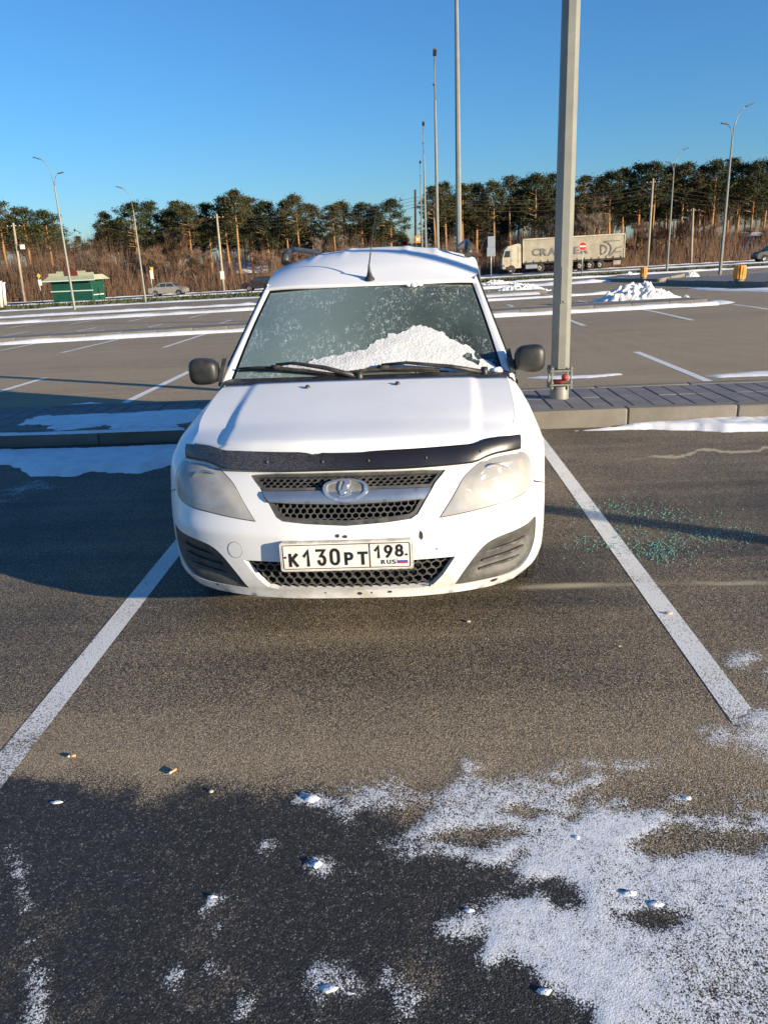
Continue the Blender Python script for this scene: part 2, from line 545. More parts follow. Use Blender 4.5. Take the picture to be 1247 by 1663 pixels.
# ------------------------------------------------------------------ painted bay lines
def strip(name, x, y0, y1, w, wear=0.0, wear_near=None, parent=None):
    n = max(2, int((y1-y0)/.12))
    V, F, wv = [], [], []
    for i in range(n+1):
        y = y0+(y1-y0)*i/n
        for sx in (-.5, .5):
            xx = x+sx*w
            V.append((xx, y, gz(xx, y)+.0018)); wv.append(wear+(wear_near(y) if wear_near else 0))
        if i: F.append((2*i-2, 2*i-1, 2*i+1, 2*i))
    o = mesh(name, V, F, M['line'], parent)
    at = o.data.attributes.new('wear', 'FLOAT', 'POINT'); at.data.foreach_set('value', wv)
    o['kind'] = 'structure'
    return o
wn_ = lambda y: .34*float(sstep(2.9, 2.0, np.float64(y)))+.10*float(sstep(3.2, 3.4, np.float64(y))*sstep(3.7, 3.5, np.float64(y)))
tag(strip('bay_line', -1.405, 1.85, 7.0, .10, .12, wn_), 'worn white bay line left of the white car')
tag(strip('bay_line', 1.117, 2.22, 7.0, .10, .12, wn_), 'worn white bay line right of the white car')
for k in range(-6, 7):
    if k in (-1, 0): continue
    tag(strip('bay_line', -1.405+2.47*(k+1) if k < 0 else 1.117+2.47*k, 2.2, 7.0, .10, .1), 'white bay line of the first row')
for k in range(-9, 9):
    x = -3.6+2.4*k
    tag(strip('bay_line', x, 8.56, 12.45, .11, .0), 'white bay line behind the paved island')
for k in range(-10, 7):
    x = -7.75+2.34*k+9.4-.15
    tag(strip('bay_line', x, 17.3, 21.0, .11, .15), 'white bay line in front of the second island')
for k in range(-10, 3):
    tag(strip('bay_line', 1.0+2.4*k, 23.0, 27.2, .12, .2), 'white bay line behind the second island')
    tag(strip('bay_line', 1.0+2.4*k, 30.5, 34.0, .12, .2), 'white bay line in front of the third island')

# ------------------------------------------------------------------ kerbed islands
def kerb_stone_mesh(L, d, h, name, seed):
    r = random.Random(seed)
    m = MB().box((0, 0, -.02), (L, d, h+.04), bev=.012)
    me = bpy.data.meshes.new(name)
    V = [(x+r.uniform(-.002, .002), y+r.uniform(-.003, .003), z+(r.uniform(-.003, .003) if z > 0 else 0)) for x, y, z in m.V]
    me.from_pydata(V, [], m.F); me.update(); me.materials.append(M['kerb'])
    return me
KM = [kerb_stone_mesh(.992, .15, .16, 'kerb_stone', i) for i in range(4)]
def island(name, x0, x1, y0, y1, h=.16, pavers=None, label=''):
    isl = empty(name, (0, 0, 0)); tag(isl, label, kind='structure')
    n = int(round((x1-x0)))
    for side, yy in ((0, y0+.075), (1, y1-.075)):
        for i in range(n):
            x = x0+.5+i*(x1-x0)/n
            o = link('kerb_stone', KM[(i*7+side*3) % 4], None, isl)
            o.location = (x, yy+rng.uniform(-.004, .004), gz(x, yy)+h/2+rng.uniform(-.003, .003))
            o.scale = ((x1-x0)/n, 1, h/.16)
            o.rotation_euler = (0, rng.uniform(-.003, .003)-math.atan((gz(x+.5, yy)-gz(x-.5, yy))), rng.uniform(-.003, .003))
    V, F = [], []
    m = max(1, int((x1-x0)/2))
    for i in range(m+1):
        x = x0+(x1-x0)*i/m
        for yy in (y0+.14, y1-.14): V.append((x, yy, gz(x, yy)+h-(.03 if pavers else .012)))
        if i: F.append((2*i-2, 2*i, 2*i+1, 2*i-1))
    mesh('bed', V, F, M['bedding'] if pavers else M['paver'], isl)
    if pavers:
        pw, rows = .192, 2
        d = (y1-y0-.30)/rows
        pm = []
        for s in range(3):
            r = random.Random(s+50)
            mb = MB().box((0, 0, -.03), (pw-.012, d-.008, .06), bev=.006)
            me = bpy.data.meshes.new('paver'); me.from_pydata(mb.V, [], mb.F); me.update(); me.materials.append(M['paver']); pm.append(me)
        k = 0
        x = pavers[0]
        while x < pavers[1]:
            for r_ in range(rows):
                o = link('paver', pm[k % 3], None, isl)
                yy = y0+.15+d*(r_+.5)
                o.location = (x, yy, gz(x, yy)+h-.004+rng.uniform(-.003, .003))
                o.rotation_euler = (rng.uniform(-.004, .004), rng.uniform(-.006, .006), rng.uniform(-.006, .006)+(math.pi if rng.random() < .5 else 0))
                k += 1
            x += pw
    return isl
I1Y0, I1Y1 = 7.06, 8.46
island('traffic_island', -16, 15, I1Y0, I1Y1, .16, (-7.4, 6.4), 'paved kerb island behind the white car')
island('traffic_island', -30, 8, 21.45, 22.95, .15, None, 'second kerb island across the lot with a snow edge')
island('traffic_island', -40, 6, 34.6, 36.2, .15, None, 'third kerb island far across the lot')

# ------------------------------------------------------------------ the white car
def car_paint():
    t = NT('white_car_paint')
    n = t.noise(2.2, 5); sp = t.noise(140, 2, .5)
    c = t.ramp(n, [(.3, (.76, .765, .77)), (.7, (.82, .82, .815))])
    sep = t.n('ShaderNodeSeparateXYZ'); t.l(t.pos(), sep.inputs[0])
    low = t.smooth(sep.outputs[2], .55, .20)             # road film on the lower bumper
    film = t.math('MULTIPLY', low, t.smooth(t.noise(9, 6, .7, off=2), .35, .7))
    c = t.mix(t.math('MULTIPLY', film, .55), c, (.36, .29, .19))
    c = t.mix(t.math('MULTIPLY', t.smooth(sp, .70, .76), .55), c, (.30, .24, .16))
    t.base(c)
    t.set(Roughness=t.math('MULTIPLY_ADD', n, .25, .26), Coat_Weight=.35, Coat_Roughness=.12)
    t.bump(t.noise(400, 2), .03, .002)
    return t.m
def frosted_paint():
    t = NT('frosted_white_paint')
    n = t.noise(3.0, 6, .6); g = t.noise(260, 3, .6)
    c = t.mix(t.math('MULTIPLY', t.smooth(t.math('ADD', n, t.math('MULTIPLY', g, .3)), .45, .8), .8), (.78, .785, .79), (.84, .845, .85))
    c = t.mix(t.math('MULTIPLY', t.smooth(t.noise(120, 2), .72, .78), .4), c, (.35, .3, .25))
    t.base(c); t.set(Roughness=.55, Coat_Weight=.1, Coat_Roughness=.4)
    t.bump(g, .12, .003)
    return t.m
M['paint'] = car_paint(); M['hood'] = frosted_paint()
M['black_plastic'] = simple('black_plastic', (.022, .022, .024), .45, var=.3, scale=30, bump=.15, dirt=(.13, .12, .10), dirt_amt=.35)
M['grey_plastic'] = simple('grey_plastic', (.060, .060, .060), .58, var=.2, scale=25, bump=.15, dirt=(.16, .145, .12), dirt_amt=.45)
M['mirror_plastic'] = simple('mirror_plastic', (.02, .021, .021), .45, var=.2, scale=25, bump=.12, dirt=(.10, .09, .075), dirt_amt=.22)
M['black'] = simple('black_cavity', (.008, .008, .009), .8)
M['rubber'] = simple('rubber', (.022, .021, .021), .85, var=.3, scale=20, bump=.3, dirt=(.10, .085, .06), dirt_amt=.6)
M['chrome'] = simple('bright_trim', (.72, .72, .71), .34, .85, var=.08, scale=15)
M['silver_bar'] = simple('satin_silver_trim', (.50, .52, .55), .33, .85, var=.06, scale=10, dirt=(.3, .27, .22), dirt_amt=.25)
M['steel'] = simple('rim_steel', (.35, .35, .36), .4, .8, var=.15)
M['plate_white'] = simple('plate_white', (.78, .77, .74), .4, var=.05, scale=20, dirt=(.45, .38, .28), dirt_amt=.35)
M['plate_black'] = simple('plate_black', (.015, .015, .015), .5)
M['plate_frame'] = simple('plate_frame_grey', (.62, .60, .56), .5, var=.15, scale=30, dirt=(.25, .2, .14), dirt_amt=.6)
M['flag_blue'] = simple('flag_blue', (.02, .06, .35), .5)
M['flag_red'] = simple('flag_red', (.55, .02, .02), .5)
M['chip'] = simple('chipped_primer', (.035, .028, .022), .8, var=.4, scale=60)
M['reflector'] = simple('lamp_reflector', (.66, .67, .68), .22, .9, var=.12, scale=14)
M['amber'] = simple('amber_lens', (.75, .24, .07), .3, var=.1)
M['seat_cloth'] = simple('seat_cloth', (.05, .05, .055), .9, var=.3, scale=30)
M['dash'] = simple('dash_plastic', (.035, .036, .038), .7, var=.2, scale=20)
def glass_frost():
    t = NT('frosted_windscreen')
    tr = t.n('ShaderNodeBsdfTransparent'); tr.inputs[0].default_value = (.42, .50, .48, 1)
    mx = t.n('ShaderNodeMixShader')
    # frost: soft haze, scratched crystals, a cleared band at the right
    v = t.n('ShaderNodeTexVoronoi', feature='DISTANCE_TO_EDGE'); v.inputs['Scale'].default_value = 1.0
    mp = t.n('ShaderNodeMapping'); mp.inputs['Scale'].default_value = (52, 13, 13)
    nz = t.n('ShaderNodeTexNoise'); nz.inputs['Scale'].default_value = 7; nz.inputs['Detail'].default_value = 3
    t.l(t.pos(), nz.inputs['Vector'])
    ad = t.n('ShaderNodeMix', data_type='VECTOR'); ad.inputs[0].default_value = .10
    t.l(t.pos(), ad.inputs[4]); t.l(nz.outputs['Color'], ad.inputs[5])
    t.l(ad.outputs[1], mp.inputs['Vector']); t.l(mp.outputs[0], v.inputs['Vector'])
    rn = t.n('ShaderNodeTexNoise'); rn.inputs['Scale'].default_value = 1.0; rn.inputs['Detail'].default_value = 2.5
    mp.inputs['Scale'].default_value = (62, 15, 15)
    t.l(mp.outputs[0], rn.inputs['Vector'])
    rd = t.math('ABSOLUTE', t.math('SUBTRACT', rn.outputs['Fac'], .5))
    scr = t.smooth(rd, .020, .004)
    scr = t.math('MULTIPLY', scr, t.smooth(t.noise(5, 4, .6, off=4), .40, .58))
    scr = t.math('MULTIPLY', scr, t.smooth(t.noise(26, 3, .6, off=1), .38, .55))
    haze = t.noise(2.6, 5, .6); fine = t.noise(150, 3, .65)
    sep = t.n('ShaderNodeSeparateXYZ'); t.l(t.pos(), sep.inputs[0])
    side = t.smooth(t.math('ADD', sep.outputs[0], t.math('MULTIPLY', haze, .35)), .62, -.35)
    f = t.math('ADD', t.math('MULTIPLY', side, .60), t.math('MULTIPLY', t.math('SUBTRACT', haze, .5), .5))
    f = t.math('ADD', f, t.math('MULTIPLY', t.math('SUBTRACT', fine, .5), .35))
    f = t.math('ADD', f, .20)
    f = t.math('ADD', f, t.math('MULTIPLY', scr, .55), clamp=True)
    pr = t.b
    t.base(t.mix(scr, (.25, .335, .315), (.66, .72, .71)))
    t.set(Roughness=.45, Specular_IOR_Level=.5, Coat_Weight=.6, Coat_Roughness=.08)
    gl = t.n('ShaderNodeBsdfGlossy'); gl.inputs['Roughness'].default_value = .06; gl.inputs['Color'].default_value = (.8, .85, .9, 1)
    fr = t.n('ShaderNodeFresnel'); fr.inputs[0].default_value = 1.5
    m2 = t.n('ShaderNodeMixShader')
    t.l(fr.outputs[0], m2.inputs[0]); t.l(tr.outputs[0], m2.inputs[1]); t.l(gl.outputs[0], m2.inputs[2])
    t.l(f, mx.inputs[0]); t.l(m2.outputs[0], mx.inputs[1]); t.l(pr.outputs[0], mx.inputs[2])
    t.l(mx.outputs[0], t.o.inputs[0])
    t.bump(fine, .15, .003)
    return t.m
def clear_lens(name, tint=(.9, .92, .92), haze=.25, hazec=(.55, .54, .50), rough=.12):
    t = NT(name)
    tr = t.n('ShaderNodeBsdfTransparent'); tr.inputs[0].default_value = (*tint, 1)
    gl = t.n('ShaderNodeBsdfGlossy'); gl.inputs['Roughness'].default_value = rough
    fr = t.n('ShaderNodeFresnel'); fr.inputs[0].default_value = 1.5
    m2 = t.n('ShaderNodeMixShader'); mx = t.n('ShaderNodeMixShader')
    t.base(hazec); t.set(Roughness=.4)
    n = t.math('MULTIPLY_ADD', t.smooth(t.noise(7, 3), .25, .75), haze*.35, haze*.85)
    t.l(fr.outputs[0], m2.inputs[0]); t.l(tr.outputs[0], m2.inputs[1]); t.l(gl.outputs[0], m2.inputs[2])
    t.l(n, mx.inputs[0]); t.l(m2.outputs[0], mx.inputs[1]); t.l(t.b.outputs[0], mx.inputs[2])
    t.l(mx.outputs[0], t.o.inputs[0])
    return t.m
M['windscreen'] = glass_frost()
M['lens'] = clear_lens('headlight_lens', (.93, .94, .93), .50, (.68, .66, .62), .14)
M['side_glass'] = clear_lens('side_glass', (.25, .28, .28), .08, (.3, .32, .32), .03)

CX, CY, CR = -0.277, 2.86, R(1.6)
car = empty('van', (CX, CY, 0), -CR)
tag(car, 'white small van parked facing the camera with a frosty windscreen and black hood deflector', 'van')

def cr(xs, ys, x):
    xs = np.asarray(xs, float); ys = np.asarray(ys, float); x = np.clip(np.asarray(x, float), xs[0], xs[-1])
    d = np.diff(ys)/np.diff(xs); m = np.empty_like(ys); m[0] = d[0]; m[-1] = d[-1]
    for i in range(1, len(xs)-1):
        m[i] = 0 if d[i-1]*d[i] <= 0 else 2*d[i-1]*d[i]/(d[i-1]+d[i])
    i = np.clip(np.searchsorted(xs, x)-1, 0, len(xs)-2); hh = xs[i+1]-xs[i]; t = (x-xs[i])/hh
    return (2*t**3-3*t**2+1)*ys[i]+(t**3-2*t**2+t)*hh*m[i]+(-2*t**3+3*t**2)*ys[i+1]+(t**3-t**2)*hh*m[i+1]
PLAN = [(0, 0), (.2, .008), (.4, .04), (.56, .088), (.70, .165), (.79, .275), (.838, .40), (.858, .56), (.866, .75), (.87, 1.1), (.87, 1.6), (.868, 3.2), (.85, 3.9), (.80, 4.25), (.70, 4.40), (.4, 4.46), (0, 4.47)]
PS = [0.]
for a, b in zip(PLAN, PLAN[1:]): PS.append(PS[-1]+math.hypot(b[0]-a[0], b[1]-a[1]))
SEND = PS[-1]
CV = [.20, .30, .40, .50, .58, .64, .72, .80, .86, 1.0]; CU = [.035, .008, 0, 0, .02, .05, .09, .135, .168, .185]
IV = [.20, .30, .45, .6, .75, .85, .92, 1.0]; II = [.05, .008, .0, .0, .0, .025, .06, .12]
def surf(s, v, off=0.0):
    s = np.asarray(s, float); v = np.asarray(v, float)
    def f(s, v):
        sg = np.where(s < 0, -1.0, 1.0); a = np.abs(s)
        x = cr(PS, [p[0] for p in PLAN], a); u = cr(PS, [p[1] for p in PLAN], a)
        w = np.clip(1-(a-.75)/.6, 0, 1); w = w*w*(3-2*w)
        u = u+cr(CV, CU, v)*w
        ins = cr(IV, II, np.minimum(v, .85))*np.clip((a-.2)/.7, 0, 1)
        itop = cr([0, .5, .7, .762, .87, 1.0, 1.2, 1.73, 1.9, 2.5, 6], [0, .0, .02, .035, .085, .126, .135, .13, .12, .12, .12], a)
        ins = ins+(itop-ins)*np.clip((v-.85)/.15, 0, 1)**1.3
        x = x-ins*np.clip((SEND-a)/.8, 0, 1)
        zo = cr([0, .6, .8, 1.2, 1.6, 2], [.86, .86, .85, .90, .955, .97], a)
        zt = cr([0, .76, 1.2, 1.73, 2], [.842, .826, .890, .962, .97], a)
        zm = .7+.5*(zo-.7)
        z = np.where(v < .7, v, np.where(v < .85, .7+(v-.7)/.3*(zo-.7), zm+(v-.85)/.15*(zt-zm)))
        return np.stack([sg*x, u, z], -1)
    P = f(s, v)
    if not (np.ndim(off) == 0 and off == 0.0):
        e = 2e-3
        A = f(s+e, v)-f(s-e, v); Bv = f(s, v+e)-f(s, v-e)
        N = np.cross(A, Bv); N /= np.linalg.norm(N, axis=-1, keepdims=True)+1e-12
        P = P+N*np.asarray(off)[..., None]
    return P
# outward normal check: at s=0 the outward direction is -u
def dens(poly, step):
    out = []
    n = len(poly)
    for i in range(n):
        a, b = poly[i], poly[(i+1) % n]
        k = max(1, int(math.hypot(b[0]-a[0], b[1]-a[1])/step))
        out += [(a[0]+(b[0]-a[0])*j/k, a[1]+(b[1]-a[1])*j/k) for j in range(k)]
    return out
def smooth_poly(poly, it=2, keep=()):
    for _ in range(it):
        out = []
        n = len(poly)
        for i in range(n):
            a, b = poly[i], poly[(i+1) % n]
            out += [(a[0]*.75+b[0]*.25, a[1]*.75+b[1]*.25), (a[0]*.25+b[0]*.75, a[1]*.25+b[1]*.75)]
        poly = out
    return poly
def cdt(poly, holes=(), step=.03):
    loops = [dens(poly, step)]+[dens(h, step) for h in holes]
    P, E = [], []
    for lp in loops:
        b = len(P); P += lp
        E += [(b+i, b+(i+1) % len(lp)) for i in range(len(lp))]
    A = np.array(loops[0])
    gx_, gy_ = np.meshgrid(np.arange(A[:, 0].min(), A[:, 0].max(), step), np.arange(A[:, 1].min(), A[:, 1].max(), step))
    gx_, gy_ = gx_.ravel(), gy_.ravel()
    ok = poly_sd(gx_, gy_, loops[0]) > step*.45
    for h in loops[1:]: ok &= poly_sd(gx_, gy_, h) < -step*.45
    P += list(zip(gx_[ok], gy_[ok]))
    vs, es, fs, _, _, _ = delaunay_2d_cdt([Vector(p) for p in P], E, [], 0, 1e-6)
    vs = np.array([(v.x, v.y) for v in vs]); fs = np.array([f for f in fs if len(f) == 3])
    c = vs[fs].mean(1)
    ins = poly_sd(c[:, 0], c[:, 1], loops[0]) > 0
    for h in loops[1:]: ins &= poly_sd(c[:, 0], c[:, 1], h) < 0
    fs = fs[ins]
    # ccw
    a = vs[fs]
    ar = (a[:, 1, 0]-a[:, 0, 0])*(a[:, 2, 1]-a[:, 0, 1])-(a[:, 1, 1]-a[:, 0, 1])*(a[:, 2, 0]-a[:, 0, 0])
    fs[ar < 0] = fs[ar < 0][:, ::-1]
    return vs, fs
def region(name, poly, mat, parent=None, holes=(), off=0.0, depth=.012, step=.03, fn=None, flip=False, lift=None):
    """panel cut from a parametric body surface, with a rim of real depth"""
    fn = fn or surf
    vs, fs = cdt(poly, holes, step)
    o_ = np.full(len(vs), off)
    if lift is not None: o_ = o_+lift(vs[:, 0], vs[:, 1])
    P = fn(vs[:, 0], vs[:, 1], o_)
    V = [tuple(p) for p in P]
    F = [tuple(f[::-1]) if flip else tuple(f) for f in fs]
    S = [True]*len(F)
    if depth:
        Q = fn(vs[:, 0], vs[:, 1], o_-depth)
        ed = {}
        for f in fs:
            for i in range(3): ed[(f[i], f[(i+1) % 3])] = 1
        bd = [e for e in ed if (e[1], e[0]) not in ed]
        mp = {}
        for e in bd:
            for k in e:
                if k not in mp:
                    mp[k] = len(V); V.append(tuple(P[k])); V.append(tuple(Q[k]))
        for a, b in bd:
            F.append((mp[a], mp[a]+1, mp[b]+1, mp[b])[::(-1 if flip else 1)]); S.append(False)
    me = bpy.data.meshes.new(name)
    me.from_pydata(V, [], F); me.polygons.foreach_set('use_smooth', S); me.update()
    return link(name, me, mat, parent or car)
mirror = lambda P: [(-x, y) for x, y in reversed(P)]
sym = lambda H: H+[(-x, y) for x, y in reversed(H) if x != 0]

HL = smooth_poly([(.822, .79), (.80, .822), (.67, .838), (.572, .814), (.500, .752), (.440, .655), (.372, .570), (.372, .570), (.486, .580), (.60, .592), (.742, .605), (.820, .625), (.832, .69)], 2)
GR = sym([(.0, .558), (.16, .566), (.262, .576), (.289, .592), (.347, .676), (.408, .776), (.30, .790), (.0, .794)])
LG = sym([(0, .281), (.30, .283), (.343, .291), (.385, .335), (.436, .410), (.30, .411), (0, .412)])
FOG = smooth_poly([(.828, .508), (.79, .495), (.70, .482), (.60, .466), (.545, .435), (.485, .362), (.437, .287), (.437, .274), (.54, .279), (.68, .283), (.775, .312), (.838, .385), (.848, .45), (.848, .50)], 2)
ARCH_C, ARCH_R, ARCH_Z = 1.43, .345, .315
def arch(a0, a1, n=18):
    return [(ARCH_C+ARCH_R*math.cos(R(a0+(a1-a0)*i/n)), ARCH_Z+ARCH_R*1.0*math.sin(R(a0+(a1-a0)*i/n))) for i in range(n+1)]
# bumper with nose panel
bump_h = [(0, .237), (.40, .233), (.62, .235), (.74, .242), (.86, .275), (1.0, .325)]+[(1.43-.345, .345), (1.09, .385), (1.112, .45)]+[(1.0, .60), (.845, .64), (.828, .80), (.80, .83), (.66, .845), (.5, .845), (0, .845)]
region('bumper', sym(bump_h), M['paint'], holes=[HL, mirror(HL), GR, LG, FOG, mirror(FOG)], depth=.03, step=.025,
       lift=lambda s, v: .012*sstep(.60, .50, v)*sstep(.255, .31, v)*sstep(.95, .75, np.abs(s))+.006*np.exp(-((v-.53)/.02)**2)*sstep(.9, .6, np.abs(s)))
# black structure behind every opening
region('inner_shell', [(-1.05, .24), (1.05, .24), (1.05, .84), (-1.05, .84)], M['black'], off=-.075, depth=0, step=.06)
# underbody
MB().box((0, 2.3, .30), (1.5, 3.9, .10), bev=.02).build('underbody', M['black'], car)

# fenders
fend = [(1.0, .606), (1.118, .452)]+[(x, z) for x, z in arch(156, 12)]+[(1.80, .24), (1.89, .235), (1.89, 1.0), (1.4, 1.0), (1.0, 1.0), (.775, 1.0), (.772, .850), (.805, .834), (.832, .80), (.850, .645)]
region('fender', fend, M['paint'], depth=.03, step=.03, off=.001)
region('fender', mirror(fend), M['paint'], depth=.03, step=.03, off=.001)
REAR_S = PS[12]-.175+.0
S_RW = 1.43+2.905
door = [(1.895, .24), (2.84, .24), (2.84, 1.0), (1.895, 1.0)]
rear_arch = [(S_RW+.345*math.cos(R(a)), .315+.345*math.sin(R(a))) for a in range(170, 9, -8)]
side = [(2.845, .24), (S_RW-.345, .24)]+rear_arch+[(S_RW+.345, .26), (SEND-1e-3, .26), (SEND-1e-3, 1.0), (2.845, 1.0)]
for f in (lambda p: p, mirror):
    d = region('door', f(door), M['paint'], depth=.02, step=.06)
    hs = 1 if f is not mirror else -1
    hp = surf(np.array([hs*2.70]), np.array([.80]), np.array([.022]))[0]
    MB().box(tuple(hp), (.03, .17, .035), bev=.012).build('door_handle', M['black_plastic'], d)
    region('side_panel', f(side), M['paint'], depth=.02, step=.07)
    sl = [(1.86, .40), (4.0, .40), (4.0, .47), (1.86, .47)]
    region('side_moulding', f(sl), M['grey_plastic'], off=.014, depth=.014, step=.06)

# hood: front roll, then the top with two raised creases
NT_, NR = 121, 24
tt = np.linspace(-1, 1, NT_)
Vh = []
bulge = lambda t: .017*sstep(.80, .735, np.abs(t))
for v in (.80, .84, .88, .92, .96):
    P = surf(tt*.762, np.full(NT_, v), np.full(NT_, .004))
    P[:, 2] += bulge(tt)*(v-.80)/.2*.6
    Vh.append(P)
for i in range(NR+1):
    r = i/NR
    e = surf(np.array([.762+(1.73-.762)*r]), np.array([1.0]), np.array([.004]))[0]
    e[0] -= .004
    cu, cz = .190+(1.055-.190)*r, .846+(.980-.846)*(r**.88)
    P = np.zeros((NT_, 3))
    f0 = surf(tt*.762, np.full(NT_, 1.0), np.full(NT_, .004))
    q = np.abs(tt)
    P[:, 0] = tt*e[0]
    ub = cu+(e[1]-cu)*q**2.2
    P[:, 1] = f0[:, 1]*(1-r)+ub*r if i < 4 else ub*1.0
    w0 = max(0, 1-r*4)
    P[:, 1] = f0[:, 1]*w0+ub*(1-w0)
    P[:, 2] = cz+(e[2]-cz)*q**2.4+bulge(tt)*(.6+.4*min(1, r*4))*(1-.6*r)
    Vh.append(P)
Vh = np.array(Vh); nr = Vh.shape[0]
# under-edge
low = Vh[-1].copy(); low[:, 2] -= .03
Vh = np.concatenate([Vh, low[None]]); nr += 1
F = [(i*NT_+k, i*NT_+k+1, (i+1)*NT_+k+1, (i+1)*NT_+k) for i in range(nr-1) for k in range(NT_-1)]
hood = mesh('hood', Vh.reshape(-1, 3), F, M['hood'], car, True)
HOOD = Vh
def hood_point(t, r):
    k = min(max((t+1)/2*(NT_-1), 0), NT_-1.001); i = min(max(5+r*NR, 0), nr-2.001)
    a, b = int(i), int(k); fa, fb = i-a, k-b
    return (Vh[a, b]*(1-fa)+Vh[a+1, b]*fa)*(1-fb)+(Vh[a, b+1]*(1-fa)+Vh[a+1, b+1]*fa)*fb
for t, r in ((-.36, .86), (.25, .87)):
    p = hood_point(t, r)
    w = MB().lathe([(0, .016), (.009, .013), (.013, .004), (.014, -.004)], (0, 0, 0), 'Z', 12)
    w.box((0, -.012, .004), (.012, .022, .008), bev=.003)
    w.build('washer_nozzle', M['black_plastic'], car, tuple(p))
# bug deflector: thick curved strip standing off the hood nose
nd = 49
td = np.linspace(-1, 1, nd)
def dpt(t, k, thick):
    a = np.abs(t)
    vb = cr([0, .45, .66, .77, .83, 1.0], [.790, .786, .786, .812, .822, .826], a)
    t = np.asarray(t, float); k = np.asarray(k, float)+0*t
    dz = cr([0, .07, .14, .30, .62, .74, 1.0], [.062, .062, .066, .069, .070, .066, .054], a)
    dz = dz-np.where(np.abs(t+.17) < .05, .012*(1-np.abs(t+.17)/.05), 0)
    du = cr([0, .6, 1.0], [.040, .045, .028], a)
    P = surf(t*.772, vb, np.full(t.shape, .016+thick)+.006*np.sin(np.pi*k))
    P[:, 1] += du*k; P[:, 2] += dz*k
    return P
rows = [dpt(td, k, .004) for k in np.linspace(0, 1, 9)]+[dpt(td, k, 0.0) for k in np.linspace(1, 0, 9)]
Vd = np.array(rows); n_ = len(rows)
F = [(i*nd+k, i*nd+k+1, ((i+1) % n_)*nd+k+1, ((i+1) % n_)*nd+k) for i in range(n_) for k in range(nd-1)]
def defl_mat():
    t = NT('smoked_deflector')
    n = t.noise(6, 5); d = t.noise(220, 3, .65)
    sep = t.n('ShaderNodeSeparateXYZ'); t.l(t.pos(), sep.inputs[0])
    fz = t.math('MULTIPLY', t.smooth(sep.outputs[0], .15, -.45), t.smooth(d, .40, .62))
    t.base(t.mix(t.math('MULTIPLY', fz, .8), (.012, .011, .014), (.14, .14, .15)))
    t.set(Roughness=t.math('MULTIPLY_ADD', n, .3, .18), Specular_IOR_Level=.6)
    t.bump(d, .12, .002)
    return t.m
defl = mesh('hood_deflector', Vd.reshape(-1, 3), F, defl_mat(), car, True)
for t in (-.42, -.12, .12, .42, .72):
    p = dpt(np.array([t]), .42, .005)[0]
    MB().lathe([(0, -.005), (.004, -.004), (.005, 0), (.005, .004)], (0, 0, 0), 'Y', 10).build('deflector_clip', M['grey_plastic'], defl, tuple(p))

# honeycomb grilles
def honeycomb(name, poly, pitch, bar, off, parent, mat, squash=1.0):
    mb = MB()
    A = np.array(poly)
    R_ = pitch/math.sqrt(3)
    x0, x1, y0, y1 = A[:, 0].min(), A[:, 0].max(), A[:, 1].min(), A[:, 1].max()
    seen = set()
    ny_ = int((y1-y0)/(1.5*R_*squash))+3; nx_ = int((x1-x0)/pitch)+3
    segs = []
    for j in range(-1, ny_):
        for i in range(-1, nx_):
            cx = x0+i*pitch+(pitch/2 if j % 2 else 0); cy = y0+j*1.5*R_*squash
            pts = [(cx+R_*math.cos(R(30+60*k)), cy+R_*squash*math.sin(R(30+60*k))) for k in range(6)]
            for k in range(3):
                a, b = pts[k], pts[k+1]
                segs.append((a, b))
    mid = np.array([((a[0]+b[0])/2, (a[1]+b[1])/2) for a, b in segs])
    ok = poly_sd(mid[:, 0], mid[:, 1], poly) > -.004
    for (a, b), o in zip(segs, ok):
        if not o: continue
        dx, dy = b[0]-a[0], b[1]-a[1]; L = math.hypot(dx, dy); nx1, ny1 = -dy/L*bar/2, dx/L*bar/2
        q = [(a[0]+nx1, a[1]+ny1), (a[0]-nx1, a[1]-ny1), (b[0]-nx1, b[1]-ny1), (b[0]+nx1, b[1]+ny1)]
        s_ = np.array([p[0] for p in q]); v_ = np.array([p[1] for p in q])
        f = surf(s_, v_, np.full(4, off)); g = surf(s_, v_, np.full(4, off-.016))
        mb.add(list(f)+list(g), [(0, 1, 2, 3), (4, 5, 1, 0), (6, 7, 3, 2), (5, 6, 2, 1), (7, 4, 0, 3)])
    return mb.build(name, mat, parent, fix=True)
def inset(poly, d):
    c = np.array(poly); n = len(c); out = []
    for i in range(n):
        a, b, e = c[i-1], c[i], c[(i+1) % n]
        n1 = np.array([-(b-a)[1], (b-a)[0]]); n1 /= np.linalg.norm(n1)+1e-9
        n2 = np.array([-(e-b)[1], (e-b)[0]]); n2 /= np.linalg.norm(n2)+1e-9
        m = n1+n2; m /= max(np.dot(m, m)/2, .35)
        out.append(tuple(b+m*d))
    return out
grille = empty('grille', parent=car)
GRi = inset(GR, .020)
region('grille_frame', inset(GR, .001), M['grey_plastic'], grille, holes=[GRi], off=-.006, depth=.03, step=.02)
BAR_T, BAR_B = .684, .640
honeycomb('honeycomb', [p for p in GRi], .0285, .0046, -.016, grille, M['grey_plastic'], .80)
bar = sym([(0, BAR_B-.004), (.2, BAR_B), (.315, BAR_B+.004), (.338, BAR_T-.012), (.343, BAR_T), (.2, BAR_T+.003), (0, BAR_T+.005)])
region('trim_bar', bar, M['silver_bar'], grille, off=.004, depth=.03, step=.015, lift=lambda s, v: .010*np.cos((v-.663)/.024*1.3))
bf = sym([(0, BAR_T+.008), (.2, BAR_T+.006), (.345, BAR_T+.003), (.352, BAR_T+.015), (.2, BAR_T+.019), (0, BAR_T+.021)])
region('grille_rib', bf, M['grey_plastic'], grille, off=-.004, depth=.02, step=.02)
